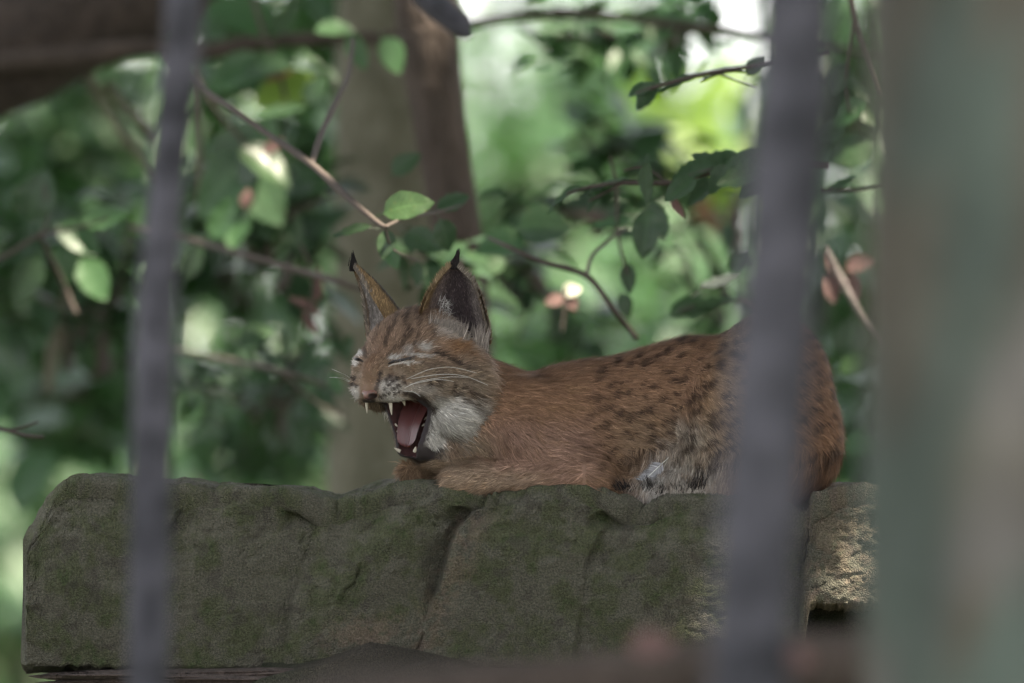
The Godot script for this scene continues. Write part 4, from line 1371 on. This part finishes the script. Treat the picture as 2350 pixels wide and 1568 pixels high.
	twig("twig", [[[-120, 970, 6, -0.1], [0, 985, 5, 0], [60, 1000, 4.5, 0], [100, 1003, 4, 0]], [[20, 988, 3.5, 0], [55, 980, 3, 0], [88, 968, 2, 0]]], -0.7, bark, [], "bare dark twig end at the left edge above the ledge")
	twig("twig", [[[1460, 776, 7, -0.1], [1410, 712, 6.5, 0], [1346, 634, 7, 0], [1250, 604, 5.5, 0], [1165, 566, 5, 0], [1120, 545, 3, -0.1]], [[1346, 634, 4.5, 0], [1358, 590, 4.5, -0.05], [1388, 560, 4, -0.1], [1440, 520, 3, -0.15]], [[1400, 360, 2.5, -0.2], [1415, 430, 3, -0.2], [1418, 540, 3.5, -0.2], [1440, 630, 3, -0.2]]],
		-0.8, bark, [[1246, 516, 128, 5, 0.5, 0.3, "leaf_green_mid", 5, -0.4], [1150, 556, 120, 195, 0.5, 0.3, "leaf", 0, -0.4], [1482, 535, 112, -95, 0.2, 0.3, "leaf_green_mid", 0, 0.0], [1512, 510, 90, -75, 0.3, 0.3, "leaf_green_mid", 1, -0.1], [1405, 508, 100, 20, 0.9, 0.2, "leaf", 3, -0.2], [1442, 640, 72, -90, 0.3, 0.2, "leaf_green_dark", 1, -0.2], [1435, 700, 60, -70, 0.5, 0.2, "leaf_glossy", 0, -0.2], [1120, 610, 90, 200, 0.5, 0.3, "leaf_green_dark", 0, -0.6]],
		"brown forked twig rising from behind the lynx's back")
	twig("leafy_twig", [[[1900, 380, 9, 0], [1760, 372, 8, 0], [1640, 392, 8, 0], [1530, 420, 7, 0], [1430, 420, 5, 0], [1350, 430, 4, 0], [1300, 445, 2.5, 0]], [[1430, 420, 3.5, 0], [1385, 445, 3, 0], [1350, 462, 2, 0]], [[1530, 420, 3, 0], [1480, 385, 3, 0], [1430, 392, 2, 0]]],
		-0.55, mats.twig, [[1296, 450, 110, 205, 1.25, 0.1, "leaf_green_dark", 4, 0], [1385, 424, 120, 186, 1.3, 0.1, "leaf_green_dark", 3, 0], [1372, 455, 80, 215, 1.1, 0.1, "leaf_green_dark", 4, 0], [1484, 420, 96, -92, 0.2, 0.2, "leaf_green_dark", 3, 0.02], [1590, 396, 110, 195, 0.9, 0.4, "leaf_green_dark", 1, 0], [1660, 372, 112, 170, 0.8, 0.3, "leaf_green_dark", 1, -0.05], [1560, 432, 88, 215, 0.7, 0.3, "leaf_green_dark", 0, 0.03], [1700, 410, 118, 190, 0.7, 0.2, "leaf_green_dark", 1, 0.05], [1610, 440, 90, 220, 0.6, 0.2, "leaf_green_dark", 1, -0.05], [1740, 362, 100, 160, 0.8, 0.2, "leaf_green_dark", 0, 0.02], [1625, 372, 86, 150, 0.8, 0.3, "leaf_green_dark", 1, -0.03], [1690, 385, 92, 215, 0.7, 0.2, "leaf_green_dark", 0, 0.03], [1650, 412, 84, 235, 0.6, 0.3, "leaf_green_dark", 1, 0.02], [1735, 425, 90, 210, 0.6, 0.3, "leaf_green_dark", 0, -0.04], [1555, 475, 60, -60, 0.4, 0.2, "leaf_dry", 3, 0]],
		"dark leafy twig hanging across the light in front of the right stem")
	twig("leafy_twig", [[[1900, 120, 6, 0], [1740, 150, 5, 0], [1640, 165, 5, 0], [1530, 192, 5, 0], [1460, 215, 3, 0]], [[1640, 165, 3, 0], [1690, 185, 2, 0], [1740, 200, 2, 0]]], -0.6, mats.twig, [[1484, 222, 80, 230, 0.5, 0.3, "leaf_green_dark", 1, 0], [1470, 205, 60, 200, 0.8, 0.3, "leaf_green_dark", 0, 0], [1560, 186, 110, 190, 1.2, 0.2, "leaf_green_dark", 3, 0], [1660, 166, 110, 180, 1.2, 0.2, "leaf_green_dark", 4, 0], [1735, 150, 60, 50, 0.4, 0.2, "leaf_green_dark", 0, 0]],
		"thin dark twig with small leaves before the brightest gap")
	twig("leafy_twig", [[[1780, 780, 5, -0.2], [1730, 700, 5, -0.1], [1640, 690, 4, 0], [1560, 715, 3, 0]]], -1.0, bark, [[1655, 642, 120, 28, 1.1, -0.5, "petal_and_sunlit_leaf", 3, 0.05], [1590, 705, 120, 20, 0.9, 0.2, "leaf_green_bright", 0, 0], [1640, 690, 110, 15, 0.9, 0.1, "leaf_green_bright", 3, 0.02], [1597, 680, 44, 60, 0.4, 0.3, "leaf_green_dark", 1, -0.1], [1700, 600, 70, 60, 0.6, 0.3, "leaf_green_mid", 0, -0.2]],
		"sunlit bright green leaves, one coloured white as sun glare, over the lynx's haunch")
	twig("leafy_twig", [[[-200, 620, 6, -0.2], [-20, 600, 6, 0], [90, 540, 5, 0], [190, 520, 4, 0], [250, 500, 3, 0]], [[90, 540, 4, 0], [110, 500, 3, 0], [100, 420, 2, 0]], [[90, 540, 6, 0], [140, 640, 6, -0.1], [175, 720, 5, -0.1]]], -1.5, bark, [[82, 452, 128, 75, 0.3, 0.2, "leaf_green_mid", 5, 0], [40, 575, 120, 200, 0.8, 0.2, "leaf_green_mid", 0, 0], [-10, 545, 90, 190, 0.9, 0.2, "leaf_glossy", 0, 0], [180, 545, 120, -30, 0.5, 0.2, "leaf", 0, -0.1], [240, 500, 110, 10, 0.5, 0.2, "leaf", 1, -0.1], [150, 600, 100, -80, 0.4, 0.2, "leaf", 0, -0.1], [60, 640, 120, -120, 0.4, 0.2, "leaf_green_dark", 0, -0.2], [215, 640, 110, -50, 0.4, 0.2, "leaf", 2, -0.2]],
		"blue-green leafy twig at the left edge, blurred")
	twig("leafy_twig", [[[560, -80, 6, 0], [600, 60, 5, 0], [640, 160, 5, 0], [660, 240, 4, 0], [690, 262, 3, 0]]], -2.0, bark, [[655, 205, 150, 200, 0.4, 0.3, "leaf_lime_backlit", 2, 0], [722, 206, 80, 60, 0.4, 0.2, "leaf_green_mid", 0, 0.1], [645, 250, 130, 18, 1.0, 0.1, "leaf_green_mid", 3, 0.1], [615, 150, 120, 20, 0.7, 0.2, "leaf_green_mid", 0, 0.05], [540, 170, 150, 205, 0.5, 0.2, "leaf", 1, 0], [640, 172, 70, 30, 0.9, 0.2, "leaf_orange", 3, 0.05], [770, 66, 100, 4, 0.9, 0.2, "leaf_green_mid", 0, 0.3], [820, 120, 90, -70, 0.4, 0.2, "leaf", 1, 0.3], [900, 125, 90, -60, 0.4, 0.2, "leaf", 2, 0.3], [560, 30, 170, 160, 0.5, 0.2, "leaf", 0, -0.2], [650, 40, 130, 50, 0.5, 0.1, "leaf_green_bright", 3, -0.2]],
		"yellow-green leafy twig hanging at the top between sapling and beech")
	twig("leafy_twig", [[[450, 180, 6, 0], [500, 260, 5, 0], [560, 330, 5, 0], [590, 420, 4, 0], [560, 500, 3, 0]]], -1.8, bark, [[565, 345, 190, 62, 0.7, 0.2, "leaf_green_mid", 5, 0], [610, 375, 150, -30, 0.9, 0.2, "leaf_glossy", 0, 0.02], [520, 420, 200, 230, 0.4, 0.2, "leaf", 0, 0], [600, 440, 170, -50, 0.4, 0.2, "leaf_green_mid", 2, -0.1], [540, 500, 150, 260, 0.3, 0.2, "leaf", 1, -0.1], [628, 335, 56, 30, 0.4, 0.2, "leaf_dry", 1, 0.15], [566, 455, 46, 80, 0.4, 0.2, "leaf_dry", 0, 0.1], [655, 430, 120, 80, 0.6, 0.2, "leaf_glossy", 0, -0.6]],
		"leafy twig with one large pale leaf right of the grey sapling")
	twig("dry_twig", [[[690, 560, 3, 0], [720, 640, 3, 0], [712, 700, 3, 0], [700, 760, 2, 0]]], -1.5, bark, [[728, 655, 84, 78, 0.4, 0.2, "leaf_dry", 4, 0], [700, 700, 80, 140, 0.5, 0.2, "leaf_dry", 4, 0], [712, 742, 64, -60, 0.5, 0.2, "leaf_dry", 3, 0]],
		"withered pinkish leaves hanging left of the lynx's far ear")
	twig("flower_sprig", [[[1290, 760, 2.5, 0], [1296, 700, 2.5, 0], [1300, 660, 2, 0]]], -1.3, bark, [[1272, 688, 46, 200, 0.4, 0.2, "leaf_dry", 2, 0], [1312, 692, 44, -60, 0.4, 0.2, "leaf_dry", 2, 0], [1312, 666, 44, 20, 0.4, 0.2, "petal_and_sunlit_leaf", 5, 0]],
		"small sprig of pink and white petals above the lynx's back")
	twig("dead_leaves", [[[1740, 380, 4, 0], [1700, 470, 4, 0], [1690, 560, 4, 0], [1715, 700, 3, 0]]], -4.2, bark, [[1620, 490, 150, -58, 0.4, 0.2, "leaf_orange", 3, 0], [1655, 530, 120, -70, 0.4, 0.2, "leaf_orange", 4, 0], [1695, 520, 120, -85, 0.4, 0.2, "leaf_dry", 4, 0], [1600, 440, 90, 200, 0.5, 0.2, "leaf_orange", 3, 0]],
		"orange withered leaves beside the right grey stem")
	twig("leafy_twig", [[[1940, -80, 9, 0], [1962, 40, 8, 0], [1995, 130, 7, 0], [2030, 220, 6, 0]], [[1880, 436, 5, 0.3], [1950, 436, 4.5, 0.3], [2030, 428, 4, 0.3]], [[1962, 40, 4, 0], [1940, 180, 4, 0], [1950, 260, 3, 0]]], -1.2, bark, [[1925, 180, 80, 240, 0.4, 0.2, "leaf_green_dark", 0, 0], [1970, 200, 90, -40, 0.5, 0.2, "leaf_glossy", 3, 0], [1950, 260, 100, -150, 0.5, 0.2, "leaf", 1, 0], [1990, 262, 70, -30, 0.6, 0.2, "leaf_green_bright", 0, 0], [1955, 345, 120, 200, 0.4, 0.2, "leaf_green_dark", 2, 0], [1930, 420, 80, 30, 0.9, 0.2, "leaf_green_dark", 3, 0.3], [1900, 300, 90, 200, 0.5, 0.2, "leaf_glossy", 0, -0.3]],
		"dark twigs and leaves in the gap between right stem and broad trunk")
	twig("leafy_twig", [[[1890, 570, 6, 0], [1930, 640, 8, 0], [1985, 728, 8, 0], [2050, 800, 6, 0]]], -1.5, mats.bark_pale, [[1906, 660, 70, -70, 0.4, 0.2, "leaf_dry", 2, 0], [1902, 604, 50, 120, 0.4, 0.2, "leaf_dry", 1, 0], [1978, 604, 80, 20, 0.7, 0.2, "leaf_dry", 0, 0], [1962, 660, 74, -80, 0.4, 0.2, "leaf_dry", 1, -0.2], [1950, 785, 110, -100, 0.5, 0.2, "leaf_glossy", 5, -0.1], [1978, 832, 110, 20, 0.7, 0.2, "leaf_green_bright", 0, 0], [1985, 1020, 110, 10, 0.8, 0.2, "leaf", 2, -0.3], [2000, 560, 120, -70, 0.4, 0.2, "leaf", 1, -0.5]],
		"pinkish twig with withered pink leaves beside the broad trunk")
	twig("bare_stems", [[[150, 90, 12, 0], [215, 200, 13, 0], [300, 330, 12, 0], [380, 420, 8, 0]], [[240, 190, 12, 0], [290, 250, 13, 0], [365, 325, 12, 0]], [[440, 150, 10, 0.3], [447, 240, 11, 0.3], [454, 350, 10, 0.3], [460, 500, 8, 0.3]], [[150, 660, 14, 0], [140, 720, 17, 0], [122, 810, 15, 0], [110, 900, 8, 0]]], -2.6, mats.bark_olive, [], "bare olive stems slanting behind the grey sapling")
	# dead leaves on the log, stones under the ledge
	for f in [[1496, 1478, 2.95, 110, 10, "pinkish dead leaf lying on the fallen log"], [1830, 1506, 3.0, 90, 160, "pale dead leaf on the log, right of the right stem"]]:
		var t := leaf_place(f[0], f[1], f[2], f[3], f[4], 0.6, 0.2)
		var o := put(leaf_shapes[2], "fallen_leaf", mats.leaf_dry, null, t)
		tag(o, f[5], "dead leaf")
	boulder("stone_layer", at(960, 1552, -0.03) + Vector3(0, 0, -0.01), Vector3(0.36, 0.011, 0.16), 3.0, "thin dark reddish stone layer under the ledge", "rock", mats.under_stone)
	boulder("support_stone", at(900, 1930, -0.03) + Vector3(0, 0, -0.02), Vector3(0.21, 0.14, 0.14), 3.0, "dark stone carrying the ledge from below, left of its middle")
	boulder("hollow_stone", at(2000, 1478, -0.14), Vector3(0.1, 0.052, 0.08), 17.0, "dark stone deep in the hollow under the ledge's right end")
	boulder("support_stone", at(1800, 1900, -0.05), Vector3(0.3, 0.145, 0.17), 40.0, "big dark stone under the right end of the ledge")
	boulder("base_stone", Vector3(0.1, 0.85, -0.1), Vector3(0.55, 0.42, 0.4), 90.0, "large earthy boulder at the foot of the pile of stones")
